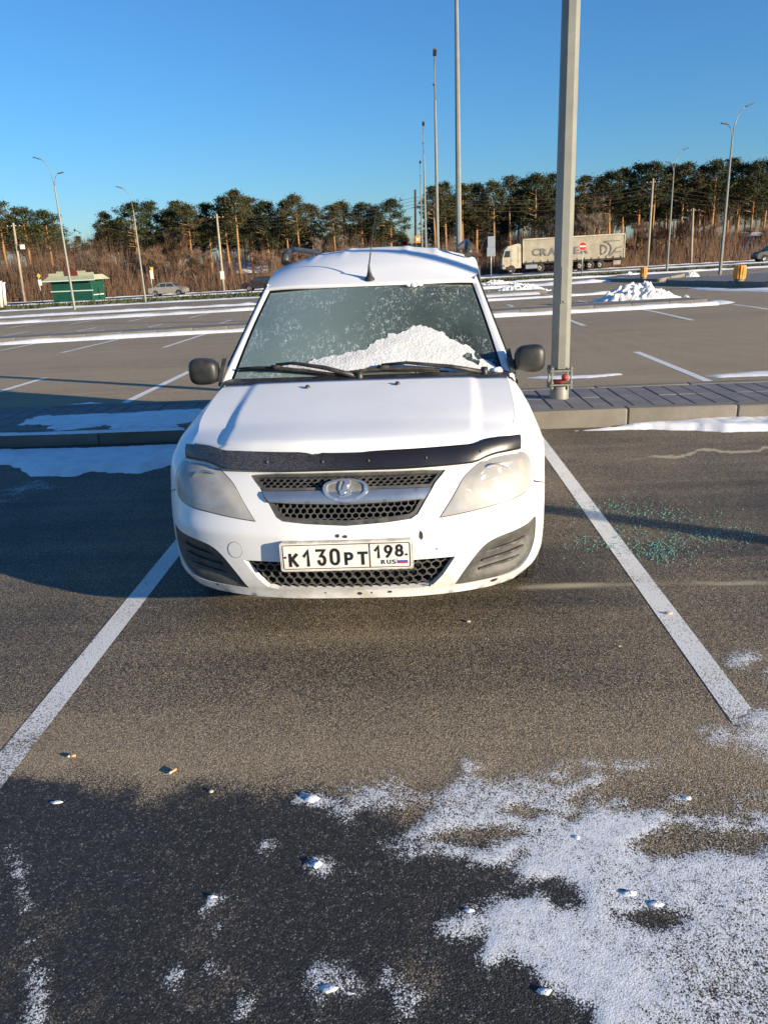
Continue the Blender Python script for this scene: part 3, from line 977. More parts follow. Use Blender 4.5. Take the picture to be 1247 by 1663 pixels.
# oval badge
badge = empty('badge', parent=car)
def ell(a, b, n=40): return [(a*math.cos(2*math.pi*i/n), .692+b*math.sin(2*math.pi*i/n)) for i in range(n)]
region('badge_base', ell(.096, .0545), M['grey_plastic'], badge, off=.008, depth=.03, step=.02)
region('badge_ring', ell(.090, .049), M['chrome'], badge, holes=[ell(.076, .0375)], off=.013, depth=.01, step=.012, lift=lambda s, v: .005*np.cos((np.sqrt((s/.083)**2+((v-.692)/.0432)**2)-1)*10))
region('badge_field', ell(.077, .0385), simple('badge_field', (.36, .34, .29), .4, .6, var=.2, scale=60), badge, off=.0095, depth=.004, step=.012)
bd = lambda P: [((x-620)*.000256, .692-(y-405)*.00033) for x, y in P]
region('badge_sail', bd([(560, 285), (585, 280), (700, 280), (690, 350), (650, 410), (600, 455), (555, 475), (530, 450), (545, 420), (565, 420), (600, 370), (612, 320), (590, 285), (560, 300), (540, 380), (525, 430), (510, 400), (540, 300)]), M['chrome'], badge, off=.016, depth=.008, step=.01)
region('badge_hull', bd([(490, 478), (540, 488), (600, 480), (650, 440), (660, 415), (705, 415), (705, 470), (600, 500), (540, 505)]), M['chrome'], badge, off=.016, depth=.008, step=.01)

# lower grille, side vents, tow cap
lgr = empty('lower_grille', parent=car)
honeycomb('honeycomb', inset(LG, .004), .0385, .0050, -.014, lgr, M['grey_plastic'], .86)
for sgn, f in ((1, lambda p: p), (-1, mirror)):
    fp = f(FOG)
    vent = region('bumper_vent', inset(fp, .003 if sgn > 0 else .003), M['grey_plastic'], off=.004, depth=.03, step=.02,
                  lift=lambda s, v: -.024*sstep(.0, .030, poly_sd(np.abs(s), v, FOG)-.028))
    for k in range(4):
        z0 = .325+.037*k
        x0 = .545+.018*k-.004*k*k; x1 = .765+.012*k
        sl = [(x0, z0), (x1, z0+.020), (x1, z0+.030), (x0+.004, z0+.008)]
        region('vent_slat', f(sl), M['grey_plastic'], vent, off=-.006, depth=.02, step=.015)
cap = [(-.47+.030*math.cos(2*math.pi*i/28), .452+.034*math.sin(2*math.pi*i/28)) for i in range(28)]
bl = lambda s, v: .012*sstep(.60, .50, v)*sstep(.255, .31, v)*sstep(.95, .75, np.abs(s))+.006*np.exp(-((v-.53)/.02)**2)*sstep(.9, .6, np.abs(s))
gap = [(-.47+.0316*math.cos(2*math.pi*i/28), .452+.0356*math.sin(2*math.pi*i/28)) for i in range(28)]
tc = region('tow_cap', cap, M['paint'], off=.0016, depth=.004, step=.02, lift=bl)
region('tow_cap_gap', gap, M['chip'], tc, holes=[cap], off=.0008, depth=.001, step=.02, lift=bl)
# chipped paint marks
chips = [(-.030, .522, .007, .008), (.000, .520, .009, .008), (.298, .512, .009, .020), (.145, .428, .004, .004), (.040, .262, .010, .012), (.165, .266, .010, .008), (.62, .268, .022, .010), (-.60, .272, .006, .010), (-.10, .267, .003, .004), (.09, .264, .003, .004), (.36, .45, .004, .004), (-.50, .37, .004, .003), (.33, .29, .006, .010)]
for (s0, v0, a, b) in chips:
    r = random.Random(int(s0*1000+v0*777))
    pl = [(s0+a*r.uniform(.6, 1.2)*math.cos(2*math.pi*i/9), v0+b*r.uniform(.5, 1.2)*math.sin(2*math.pi*i/9)) for i in range(9)]
    region('paint_chip', pl, M['chip'], off=.0022, depth=.001, step=.01, lift=bl)

# headlights
for sgn, f in ((1, lambda p: p), (-1, mirror)):
    hl = empty('headlight', parent=car)
    hp = f(HL)
    region('housing', inset(hp, .001), M['black_plastic'], hl, holes=[inset(hp, .012)], off=-.002, depth=.05, step=.02)
    region('reflector', inset(hp, .006), M['reflector'], hl, off=-.055, depth=0, step=.02,
           lift=lambda s, v: .040*sstep(.0, .09, np.abs(np.sqrt(((np.abs(s)-.635)/1.15)**2+(v-.715)**2)-.088))-.02)
    bowl_c = surf(np.array([sgn*.635]), np.array([.706]), np.array([-.062]))[0]
    b = MB()
    # bowl around the bulb, opening forward
    b.lathe([(.012, .03), (.04, .022), (.068, -.002), (.085, -.022), (.090, -.025), (.092, -.018)], (0, 0, 0), 'Y', 28)
    o = b.build('bowl', M['reflector'], hl, tuple(bowl_c)); o.rotation_euler = (R(8), 0, sgn*R(16))
    bl_ = MB(); bl_.lathe([(0, -.038), (.012, -.036), (.016, -.026), (.016, .012), (.009, .02)], (0, 0, 0), 'Y', 16)
    o = bl_.build('bulb_cap', M['chrome'], hl, tuple(bowl_c)); o.rotation_euler = (R(8), 0, sgn*R(16))
    ind = [(.765, .715), (.81, .70), (.818, .77), (.80, .795), (.775, .79)]
    region('indicator', f(smooth_poly(ind, 1)), M['amber'], hl, off=-.024, depth=.02, step=.02)
    region('lens', inset(hp, .0035), M['lens'], hl, off=.003, depth=.010, step=.018, lift=lambda s, v: .006*sstep(0, .06, poly_sd(np.abs(s), v, HL)))

# number plate
def text_mesh(txt, size, thick=.0008, bold=0.0):
    cu = bpy.data.curves.new('txt', 'FONT'); cu.body = txt; cu.size = size; cu.extrude = thick; cu.offset = bold
    ob = bpy.data.objects.new('txt', cu); col.objects.link(ob)
    dg = bpy.context.evaluated_depsgraph_get()
    me = bpy.data.meshes.new_from_object(ob.evaluated_get(dg))
    bpy.data.objects.remove(ob); bpy.data.curves.remove(cu)
    return me
def glyph(txt, x, z, h, w, parent, mat, bold, y=-.0045, name='character'):
    me = text_mesh(txt, 1.0, .003, bold)
    co = np.array([v.co[:] for v in me.vertices]); lo, hi = co.min(0), co.max(0)
    for v in me.vertices:
        v.co = (x+(v.co[0]-lo[0])/(hi[0]-lo[0])*w, y-(v.co[2]-lo[2])*.12, z+(v.co[1]-lo[1])/(hi[1]-lo[1])*h)
    me.materials.clear(); me.materials.append(mat); me.update()
    return link(name, me, None, parent)
plate_p = surf(np.array([0.]), np.array([.447]), np.array([.030]))[0]
plate = empty('number_plate', parent=car); plate.location = tuple(plate_p); plate.rotation_euler = (R(-1.5), R(-.6), 0)
def rrect(w, h, r, n=5):
    P = []
    for cx, cz, a0 in ((w/2-r, h/2-r, 0), (-w/2+r, h/2-r, 90), (-w/2+r, -h/2+r, 180), (w/2-r, -h/2+r, 270)):
        P += [(cx+r*math.cos(R(a0+90*i/n)), cz+r*math.sin(R(a0+90*i/n))) for i in range(n+1)]
    return P
MB().prism(rrect(.534, .124, .012), -.002, .024).build('plate_frame', M['plate_frame'], plate, fix=True)
MB().prism(rrect(.520, .112, .010), -.0032, .0).build('plate_sheet', M['plate_white'], plate, fix=True)
def ringmesh(w, h, r, t):
    a, b = rrect(w, h, r), rrect(w-2*t, h-2*t, max(r-t, .002))
    n = len(a)
    V = [(p[0], -.0042, p[1]) for p in a]+[(p[0], -.0042, p[1]) for p in b]
    F = [(i, (i+1) % n, n+(i+1) % n, n+i) for i in range(n)]
    return V, F
V, F = ringmesh(.512, .104, .008, .0035)
b = MB(); b.add(V, F); b.box((.0945, -.0042, 0), (.0035, .001, .100)); b.build('plate_border', M['plate_black'], plate)
def px2plate(x, y):    # crop of the plate, 4.62 px per photo pixel
    return ((x-615)/1247*270/213*.534, -(y-262)/1247*270/213*.534*1.02)
def arcp(cx, cy, rx, ry, a0, a1, n=12): return [(cx+rx*math.cos(R(a0+(a1-a0)*i/n)), cy+ry*math.sin(R(a0+(a1-a0)*i/n))) for i in range(n+1)]
GL = {'1': [[(.05, .66), (.62, 1.0), (.62, 0)]], 'K': [[(.10, 1), (.10, 0)], [(.92, 1), (.12, .42)], [(.38, .60), (.95, 0)]],
      'T': [[(0, 1), (1, 1)], [(.5, 1), (.5, 0)]], 'P': [[(.08, 0), (.08, 1), (.55, 1)]+arcp(.60, .73, .36, .27, 90, -90, 8)+[(.08, .46)]],
      '3': [[(.06, 1), (.92, 1), (.46, .60), (.60, .60)]+arcp(.58, .30, .38, .30, 80, -165, 12)],
      '0': [arcp(.5, .70, .44, .30, 0, 180, 10)+arcp(.5, .30, .44, .30, 180, 360, 10)+[(.94, .70)]],
      '9': [[(.30, 0), (.62, .22), (.88, .52), (.94, .70)]+arcp(.5, .70, .44, .30, 0, 360, 20)],
      '8': [arcp(.5, .75, .38, .25, 0, 360, 20), arcp(.5, .26, .46, .26, 0, 360, 20)]}
def plate_glyph(ch, x0, z0, w, h, sw):
    b = MB(); layer = 0
    for P in GL[ch]:
        Q = [(x0+sw/2+px_*(w-sw), z0+sw/2+pz_*(h-sw)) for px_, pz_ in P]
        L_, R_ = [], []
        n = len(Q)
        for i in range(n):
            closed = math.hypot(Q[0][0]-Q[-1][0], Q[0][1]-Q[-1][1]) < 1e-6
            a = np.array(Q[(i-1 if i else n-2) if closed else max(i-1, 0)]); c_ = np.array(Q[(i+1 if i < n-1 else 1) if closed else min(i+1, n-1)]); m = np.array(Q[i])
            d1 = m-a; d2 = c_-m
            d1 = d1/(np.linalg.norm(d1)+1e-9) if (i or closed) else d2/(np.linalg.norm(d2)+1e-9)
            d2 = d2/(np.linalg.norm(d2)+1e-9) if (i < n-1 or closed) else d1
            t = d1+d2; t /= np.linalg.norm(t)+1e-9
            k = 1/max(.6, float(np.dot(t, d1)))
            nn = np.array([-t[1], t[0]])*sw/2*k
            e = 0 if closed else (-d1*sw/2 if i == 0 else d2*sw/2 if i == n-1 else 0)
            L_.append(m+nn+e); R_.append(m-nn+e)
        y = -.0046-.0003*layer; layer += 1
        b.add([(p[0], y, p[1]) for p in L_]+[(p[0], y, p[1]) for p in R_], [(i, n+i, n+i+1, i+1) for i in range(n-1)])
    return b.build('character', M['plate_black'], plate)
for ch, x0, x1, y0, y1 in (('K', 182, 262, 232, 335), ('1', 292, 362, 205, 335), ('3', 388, 470, 203, 333), ('0', 490, 573, 200, 332), ('P', 598, 670, 232, 332), ('T', 700, 775, 230, 332), ('1', 822, 878, 187, 285), ('9', 893, 960, 185, 283), ('8', 974, 1040, 182, 278)):
    a, bz = px2plate(x0, y1); c_, dz = px2plate(x1, y0)
    plate_glyph(ch, a, bz, c_-a, dz-bz, .0118 if x0 < 800 else .0098)
for ch, x0, x1 in (('R', 873, 903), ('U', 915, 942), ('S', 952, 980)):
    a, bz = px2plate(x0, 330); c_, dz = px2plate(x1, 298)
    glyph(ch, a, bz, dz-bz, c_-a, plate, M['plate_black'], .01)
for k, mt in enumerate(('plate_white', 'flag_blue', 'flag_red')):
    a, z0 = px2plate(990, 328-k*0); c_, _ = px2plate(1066, 0)
    _, zt = px2plate(0, 292); h3 = (zt-z0)/3
    MB().box(((a+c_)/2, -.0042, zt-h3*(k+.5)), (c_-a, .0012, h3)).build('flag_stripe', M[mt], plate)
for sx in (-.245, .2405):
    MB().lathe([(0, -.0065), (.004, -.006), (.005, -.0035)], (sx, 0, .0), 'Y', 10).build('bolt', M['plate_black'], plate)

# windscreen
WB = lambda t: np.stack([t*.715, 1.150+.10*t*t, .992-.012*t*t], -1)
WT = lambda t: np.stack([t*.598, 1.770+.085*t*t, 1.418-.018*t*t], -1)
def ws(s, v, off=0.0):
    s = np.asarray(s, float); v = np.asarray(v, float)
    def f(s, v):
        P = WB(s)*(1-v)[..., None]+WT(s)*v[..., None]
        bow = .022*np.sin(np.pi*v)*(1-s*s*.3)
        P[..., 1] -= bow*.6; P[..., 2] += bow*.8
        return P
    P = f(s, v)
    if np.ndim(off) or off:
        e = 1e-3
        N = np.cross(f(s+e, v)-f(s-e, v), f(s, v+e)-f(s, v-e)); N /= np.linalg.norm(N, axis=-1, keepdims=True)
        P = P+N*np.asarray(off)[..., None]
    return P
wpoly = [(-1, 0), (1, 0), (1, 1), (-1, 1)]
win = region('windscreen', wpoly, M['windscreen'], fn=ws, step=.08, depth=0)
region('windscreen_seal', [(-1.035, -.05), (1.035, -.05), (1.035, 1.03), (-1.035, 1.03)], M['black_plastic'], win, holes=[smooth_poly([(-.965, .03), (.965, .03), (.975, .955), (-.975, .955)], 0)], fn=ws, off=-.004, depth=.012, step=.06)
# cowl
cw = []
for k, (du, dz) in enumerate(((-.125, -.03), (-.10, -.010), (-.05, -.004), (-.012, .004), (.02, .002))):
    P = WB(np.linspace(-1.06, 1.06, 25)); P[:, 1] += du; P[:, 2] += dz
    cw.append(P)
cw = np.array(cw)
mesh('cowl', cw.reshape(-1, 3), [(i*25+k, i*25+k+1, (i+1)*25+k+1, (i+1)*25+k) for i in range(4) for k in range(24)], M['black_plastic'], car, True)
# snow lying on the glass
def wpx(P):
    out = []
    c_, s_ = math.cos(CR), math.sin(CR)
    vs_ = [(a, b) for a in np.linspace(-1.05, 1.05, 106) for b in np.linspace(-.05, 1.05, 81)]
    A = np.array(vs_); Q = ws(A[:, 0], A[:, 1])
    wx = CX+Q[:, 0]*c_+Q[:, 1]*s_; wy = CY-Q[:, 0]*s_+Q[:, 1]*c_
    ix, iy = topx(wx, wy, Q[:, 2])
    for (x, y) in P:
        d = (ix-x)**2+(iy-y)**2
        k = np.argsort(d)[:4]; w = 1/(d[k]+1e-3)
        out.append(tuple((A[k]*w[:, None]).sum(0)/w.sum()))
    return out
c1 = lambda P: [(270+x/1.948, 380+y/1.948) for x, y in P]
SN = wpx(c1([(345, 428), (380, 418), (440, 412), (452, 400), (520, 392), (560, 380), (600, 372), (640, 360), (660, 345), (700, 330), (705, 320), (740, 318), (770, 298), (800, 288), (820, 295), (850, 305), (880, 318), (905, 338), (940, 350), (972, 368), (975, 392), (985, 400), (998, 396), (1015, 402), (1040, 418), (1062, 436), (1050, 447), (1005, 450), (960, 442), (860, 430), (760, 424), (700, 428), (660, 434), (600, 440), (560, 442), (500, 440), (430, 425)]))
rr = random.Random(5)
SNd = []
for (a, b) in dens(SN, .022):
    SNd.append((a+rr.uniform(-.011, .011), b+rr.uniform(-.014, .014)*(1 if b > .12 else .3)))
hole = wpx(c1([(932, 388), (948, 376), (965, 380), (968, 395), (990, 402), (985, 418), (965, 408), (952, 402)]))
M['glass_snow'] = snow_mat('windscreen_snow', (.60, .61, .62), 70, .9)
region('windscreen_snow', SNd, M['glass_snow'], win, holes=[hole], fn=ws, off=.002, depth=.008, step=.014,
       lift=lambda s, v: .005*sstep(0, .10, poly_sd(s, v, SN))+.005*fbm(s*24, v*20, 6, 4))
ch = random.Random(2)
for (x, y, sz) in ((1045, 437, .030), (1052, 430, .018), (780, 168, .022), (800, 165, .020), (765, 168, .016)):
    s0, v0 = wpx(c1([(x, y)]))[0]
    P = ws(np.array([s0]), np.array([v0]), np.array([.012]))[0]
    b = MB(); b.lathe([(0, -1), (.55, -.85), (.9, -.3), (1.0, .1), (.7, .6), (.3, .9), (0, .95)], (0, 0, 0), 'Z', 9)
    b.V = [(x_*sz*ch.uniform(.8, 1.3), y_*sz*ch.uniform(.6, 1.0), z_*sz*.6) for x_, y_, z_ in b.V]
    b.build('snow_lump', M['snow'], win, tuple(P))
# wipers
def wline(P, off):
    q = wpx(P)
    return [ws(np.array([a]), np.array([b_]), np.array([o]))[0] for (a, b_), o in zip(q, off)]
for arm, blade in (([(585, 619), (530, 608), (480, 600), (452, 600)], [(391, 603), (420, 602), (452, 603), (520, 610), (583, 617)]),
                   ([(784, 612), (730, 606), (660, 599), (620, 600)], [(545, 612), (590, 606), (622, 603), (680, 603), (712, 605)])):
    wip = empty('wiper', parent=car)
    a_ = wline(arm, [.030, .050, .048, .036])
    m = MB()
    m.tube(a_, [.014, .012, .009, .008], 6)
    m.lathe([(0, .030), (.018, .026), (.020, 0), (.020, -.02)], tuple(a_[0]), 'Z', 12)
    m.build('arm', M['black_plastic'], wip)
    b_ = wline(blade, [.022]*5)
    m = MB(); m.tube(b_, [.006, .009, .013, .009, .006], 6); m.tube([p+np.array([0, .004, -.012]) for p in b_], .0045, 5)
    m.tube([b_[2]+np.array([-.03, 0, .006]), b_[2]+np.array([.03, 0, .006])], [.015, .013], 6)
    m.build('blade', M['rubber'], wip)

# pillars, roof, greenhouse
rze = lambda u: cr([1.78, 1.92, 2.2, 2.6, 3.0, 4.4], [1.405, 1.435, 1.490, 1.535, 1.555, 1.545], u)
rzc = lambda u: cr([1.78, 1.9, 2.1, 2.4, 2.8, 3.2, 4.4], [1.424, 1.478, 1.553, 1.618, 1.646, 1.655, 1.640], u)
rxe = lambda u: cr([1.78, 1.92, 2.4, 3.0, 4.4], [.612, .635, .665, .675, .665], u)
nu, nt = 46, 61
us = np.concatenate([np.linspace(0, .7, 24), np.linspace(.75, 2.60, nu-24)])
tt2 = np.linspace(-1, 1, nt)
VR = []
for q in us:
    f0 = WT(tt2)[:, 1]+.012
    u = f0*(1-min(1, q/.9))+(1.78+q)*min(1, q/.9)+0*tt2 if q < .9 else np.full(nt, 1.78+q)
    u = np.where(q < .9, f0+q, u) if q < .9 else np.full(nt, 1.78+q)
    if q < .9: u = f0+q-(f0-1.782)*sstep(.0, .9, q)
    xe, ze, zc = rxe(u), rze(u), rzc(u)
    z = ze+(zc-ze)*(1-np.abs(tt2)**2.35)
    x = tt2*xe
    rib = sum(np.exp(-((x-c_)/.022)**2) for c_ in (-.40, -.20, .20, .40))
    z = z+.008*rib*sstep(.35, .75, np.float64(q))*sstep(2.55, 2.4, np.float64(q))
    VR.append(np.stack([x, u, z], -1))
VR = np.array(VR)
fr_ = VR[0].copy(); fr_[:, 1] += .01; fr_[:, 2] -= .012
VR = np.concatenate([fr_[None], VR])
roof = mesh('roof', VR.reshape(-1, 3), [(i*nt+k, i*nt+k+1, (i+1)*nt+k+1, (i+1)*nt+k) for i in range(len(VR)-1) for k in range(nt-1)], M['hood'], car, True)
sub = [(x, y) for x, y in ((.05, .985), (.32, .985), (.34, 1.0), (.20, 1.012), (.16, 1.03), (.05, 1.012))]
# A-pillars as solid bars with an outer face
for sg in (1, -1):
    n = 14
    A = []
    for i in range(n+1):
        v = -.06+1.10*i/n
        inn = ws(np.array([sg*1.02]), np.array([v]), np.array([.004]))[0]
        out = np.array([sg*(.792-(.792-.640)*max(v, 0)**1.0), 1.235+.70*v, .958+(1.432-.958)*v])
        mid = (inn+out)/2+np.array([sg*.006, -.016, .014])
        A += [inn, mid*.55+inn*.45, mid*.9+out*.1, out, out+np.array([-sg*.03, .03, -.01])]
    F = []
    for i in range(n):
        for k in range(4):
            q = (i*5+k, i*5+k+1, (i+1)*5+k+1, (i+1)*5+k)
            F.append(q if sg > 0 else q[::-1])
    mesh('windscreen_pillar', A, F, M['paint'], car, True)
    tr = MB()
    tr.tube([(sg*(.792-.152*max(v, 0)+.002), 1.240+.70*v+.012, .962+.474*v) for v in np.linspace(-.02, 1.03, 12)], .009, 6)
    tr.build('door_seal', M['black_plastic'], car)
    # side glass and rear panels between belt line and roof
    def up(s, v, off=0.0, sg=sg):
        s = np.asarray(s, float); v = np.asarray(v, float)
        bot = surf(sg*s, np.full(s.shape, 1.0))
        u = np.minimum(bot[:, 1]+np.clip(.66*(1-(s-1.86)/.9), 0, .66), 4.36)
        top = np.stack([np.where(s > PS[13], bot[:, 0]*.80, sg*rxe(u)), u, rze(u)], -1)
        P = bot*(1-v)[:, None]+top*v[:, None]
        P[:, 0] += sg*(.012*np.sin(np.pi*v)+np.asarray(off))
        return P
    kw = dict(fn=up, depth=.015, flip=(sg < 0))
    region('side_window', [(1.90, .03), (2.78, .03), (2.78, .93), (1.90, .93)], M['side_glass'], step=.1, **kw)
    region('window_frame', [(1.86, 0), (2.84, 0), (2.84, 1.0), (1.86, 1.0)], M['black_plastic'], holes=[[(1.92, .05), (2.76, .05), (2.76, .91), (1.92, .91)]], step=.1, **kw)
    region('upper_panel', [(2.842, 0), (SEND-1e-3, 0), (SEND-1e-3, 1.0), (2.842, 1.0)], M['paint'], step=.12, **kw)
    # roof rail
    rl = MB()
    ru = [2.50, 2.54, 2.62, 2.8, 3.1, 3.6, 4.05, 4.15, 4.2]
    rh = [-.01, .030, .048, .052, .052, .050, .045, .03, -.01]
    rl.tube([(sg*(rxe(u)-.055), u, rze(u)+.055+h_) for u, h_ in zip(ru, rh)], [.028, .028, .022, .018, .018, .018, .02, .026, .026], 8)
    for u_ in (2.53, 4.17): rl.box((sg*(rxe(u_)-.055), u_+.02, rze(u_)+.06), (.05, .12, .05), bev=.015)
    rl.build('roof_rail', M['black_plastic'], car)
# antenna
ant = empty('antenna', parent=car)
p0 = np.array([.0, 1.855, float(rzc(1.855))+.0])
b = MB(); b.lathe([(.034, -.012), (.030, .004), (.016, .022), (.010, .045), (.006, .075), (.005, .085)], tuple(p0), 'Z', 14); b.build('antenna_base', M['black_plastic'], ant)
b = MB(); b.tube([p0+np.array([0, .01, .08]), p0+np.array([.018, .10, .22]), p0+np.array([.045, .215, .405])], [.0045, .0035, .0028], 6)
b.build('rod', M['black_plastic'], ant)

# mirrors
for sg in (1, -1):
    mr = empty('side_mirror', parent=car)
    c_ = np.array([sg*.868, 1.235, 1.045 if sg > 0 else 1.035])
    n1, n2 = 20, 14
    V, F = [], []
    for j in range(n2+1):
        ph = -math.pi/2+math.pi*j/n2
        for i in range(n1):
            th = 2*math.pi*i/n1
            e = .62
            sp = lambda w: math.copysign(abs(w)**e, w)
            x = .080*sp(math.cos(ph))*sp(math.cos(th)); y = .056*sp(math.cos(ph))*sp(math.sin(th)); z = .072*sp(math.sin(ph))
            w = 1-.16*(1-x*sg/.080)/2*(1 if z > 0 else .4)         # taper towards the door
            if y > .03: y = .03
            V.append((c_[0]+x, c_[1]+y-.010*(x*sg/.09)*0, c_[2]+z*w-(.004 if z < 0 else 0)))
    for j in range(n2):
        for i in range(n1):
            F.append((j*n1+i, j*n1+(i+1) % n1, (j+1)*n1+(i+1) % n1, (j+1)*n1+i))
    mesh('mirror_housing', V, F, M['mirror_plastic'], mr, True)
    b = MB(); b.prism(rrect(.130, .106, .03), .0305, .034); 
    b.V = [(x+c_[0]+sg*.004, y+c_[1], z+c_[2]) for x, y, z in b.V]
    b.build('mirror_glass', M['chrome'], mr, fix=True)
    b = MB()
    b.tube([(sg*.775, 1.27, 1.000), (sg*.82, 1.25, 1.010), (sg*.86, 1.24, 1.022)], [.036, .028, .026], 8)
    b.prism([(0, 0), (.16, 0), (.05, .12)], -.012, .012)
    k0 = len(b.V)-6
    b.V[k0:] = [(sg*(.782-z*.22)+sg*y, 1.20+x, .975+z) for x, y, z in b.V[k0:]]
    b.build('mirror_foot', M['black_plastic'], mr, fix=True)

# wheels
for sg in (1, -1):
    for wu in (.83, 3.735):
        w = empty('wheel', parent=car); w.location = (sg*.752, wu, .312)
        b = MB()
        prof = [(.200, -.085), (.225, -.093), (.270, -.095), (.298, -.088), (.309, -.070), (.312, -.03), (.312, .03), (.309, .070), (.298, .088), (.270, .095), (.225, .093), (.200, .085)]
        b.lathe([(r_, x_) for r_, x_ in prof], (0, 0, 0), 'X', 48)
        for i in range(48):                      # tread blocks
            a = 2*math.pi*i/48
            for x_ in (-.062, -.022, .022, .062):
                Mx = Matrix.Rotation(a+(x_*1.1), 4, 'X') @ Matrix.Translation((x_, 0, .3125))
                b.box((0, 0, 0), (.034, .026, .009), M=Mx)
        b.build('tyre', M['rubber'], w, fix=True)
        b = MB(); b.lathe([(0, sg*.06), (.05, sg*.065), (.09, sg*.035), (.16, sg*.03), (.195, sg*.07), (.205, sg*.088), (.205, -sg*.06)], (0, 0, 0), 'X', 32)
        b.build('rim', M['steel'], w, fix=True)
        # arch liner
    for wu in (.83, 3.735):
        b = MB(); P = [(sg*.50, wu+.36*math.cos(R(a)), .312+.36*math.sin(R(a))) for a in range(-10, 191, 10)]
        Q = [(sg*.84, p[1], p[2]) for p in P]
        b.add(P+Q, [(i, i+1, i+1+len(P), i+len(P)) for i in range(len(P)-1)]); b.build('arch_liner', M['black'], car)
# cabin
cab = empty('cabin', parent=car)
MB().box((0, 1.42, .90), (1.40, .42, .20), bev=.05).build('dashboard', M['dash'], cab)
b = MB(); b.box((0, 2.62, 1.0), (1.40, .03, 1.0)); b.build('bulkhead', M['dash'], cab)
b = MB(); b.box((0, 2.0, .50), (1.5, 1.4, .04)); b.build('cabin_floor', M['black'], cab)
for x in (-.36, .36):
    s = empty('seat', parent=cab); s.location = (x, 2.05, .5)
    MB().box((0, 0, .12), (.48, .5, .16), bev=.05).build('cushion', M['seat_cloth'], s)
    o = MB().box((0, .25, .45), (.46, .13, .58), bev=.05).build('backrest', M['seat_cloth'], s)
    MB().box((0, .28, .82), (.26, .09, .18), bev=.03).build('headrest', M['seat_cloth'], s)
b = MB()
b.lathe([(.185, -.012), (.197, 0), (.185, .012), (.173, 0), (.185, -.012)], (0, 0, 0), 'Y', 28); b.box((0, 0, 0), (.36, .02, .05), bev=.008); b.box((0, 0, -.06), (.06, .02, .20), bev=.01)
o = b.build('steering_wheel', M['dash'], cab, (.36, 1.72, .98)); o.rotation_euler = (R(-25), 0, 0)
MB().box((0, 1.86, 1.36), (.22, .02, .06), bev=.008).build('rear_view_mirror', M['black_plastic'], cab)
# rear: closing lamp clusters
for sg in (1, -1):
    region('tail_lamp', [(sg*4.98, .55), (sg*5.10, .55), (sg*5.10, .95), (sg*4.98, .95)][::sg], M['flag_red'], off=.012, depth=.02, step=.05)

# ------------------------------------------------------------------ lamp posts
M['galv'] = simple('galvanised_steel', (.22, .222, .195), .55, .15, var=.12, scale=5, dirt=(.19, .185, .16), dirt_amt=.3)
M['red_plug'] = simple('red_plug', (.34, .045, .025), .6)
M['lamp_head'] = simple('lamp_head_grey', (.16, .165, .17), .5, .3)
def lamp_post(X, Y, z0, H, rz, label, base=False, r0=.105, r1=.05, second=True):
    t = empty('lamp_post', (X, Y, z0), rz); tag(t, label, 'lamp post', 'lamp posts of the lot')
    b = MB()
    hs = .30 if base else 0.0
    n = 8
    b.tube([(0, 0, hs), (0, 0, hs+.01), (0, 0, H*.5), (0, 0, H-1.5)], [r0, r0, (r0+r1)/2*1.02, r1], n, smooth=False, twist=math.pi/8)
    b.build('shaft', M['galv'], t)
    b = MB()
    b.tube([(0, 0, H-1.55), (-.03, 0, H-1.1), (-.18, 0, H-.5), (-.42, 0, H-.10), (-.62, 0, H+.03)], [r1*.8, r1*.7, r1*.6, r1*.55, r1*.5], 6)
    a = b.build('arm', M['galv'], t)
    h = MB(); h.box((0, 0, 0), (.48, .16, .07), bev=.025); o = h.build('lamp_head', M['lamp_head'], a, (-.82, 0, H+.09)); o.rotation_euler = (0, R(18), 0)
    if second:
        b = MB()
        b.tube([(0, 0, H-1.6), (.04, 0, H-1.35), (.15, 0, H-1.02), (.33, 0, H-.86)], [r1*.8, r1*.65, r1*.55, r1*.5], 6)
        a = b.build('arm', M['galv'], t)
        h = MB(); h.box((0, 0, 0), (.42, .15, .07), bev=.025); o = h.build('lamp_head', M['lamp_head'], a, (.52, 0, H-.80)); o.rotation_euler = (0, R(-10), 0)
    if base:
        MB().lathe([(.0, .125), (.090, .125), (.093, .12), (.093, -.02)], (0, 0, 0), 'Z', 24).build('foundation_sleeve', M['galv'], t)
        for k, z in enumerate((.145, .285)):
            f = MB()
            f.prism([(-.112, -.112), (.112, -.112), (.112, .112), (-.112, .112)], -.008, .008)
            f.V = [(x, zz, z+y) for x, y, zz in f.V]
            fl = f.build('flange', M['galv'], t, fix=True)
            if k == 0:
                for sx in (-1, 1):
                    for sy in (-1, 1):
                        bt = MB(); bt.tube([(sx*.094, sy*.094, .095), (sx*.094, sy*.094, .325)], .009, 8)
                        for zz in (.118, .168, .262, .308): bt.lathe([(0, zz+.012), (.017, zz+.010), (.017, zz-.010), (0, zz-.012)], (sx*.094, sy*.094, 0), 'Z', 6, False)
                        bt.build('bolt', M['galv'], t)
        g = MB(); g.tube([(-.09, -.03, .17), (.0, -.085, .175), (.04, -.09, .20)], .022, 8); g.build('cable_sleeve', M['red_plug'], t)
        g = MB(); g.lathe([(0, -.04), (.030, -.03), (.034, 0), (.030, .03), (0, .04)], (.035, -.085, .215), 'Y', 12); g.build('cable_plug', M['red_plug'], t)
        p = MB(); p.box((-.0, -.087, 1.10), (.06, .006, .34), bev=.002); p.build('service_hatch', M['galv'], t)
        p = MB(); p.lathe([(0, -.010), (.008, -.008), (.009, 0)], (-.0, -.090, .95), 'Y', 8); p.build('hatch_bolt', M['galv'], t)
    return t
lamp_post(1.50, 7.78, .16, 9.3, 0, 'thick grey octagonal lamp post bolted to the paved island', True, .092, .062)
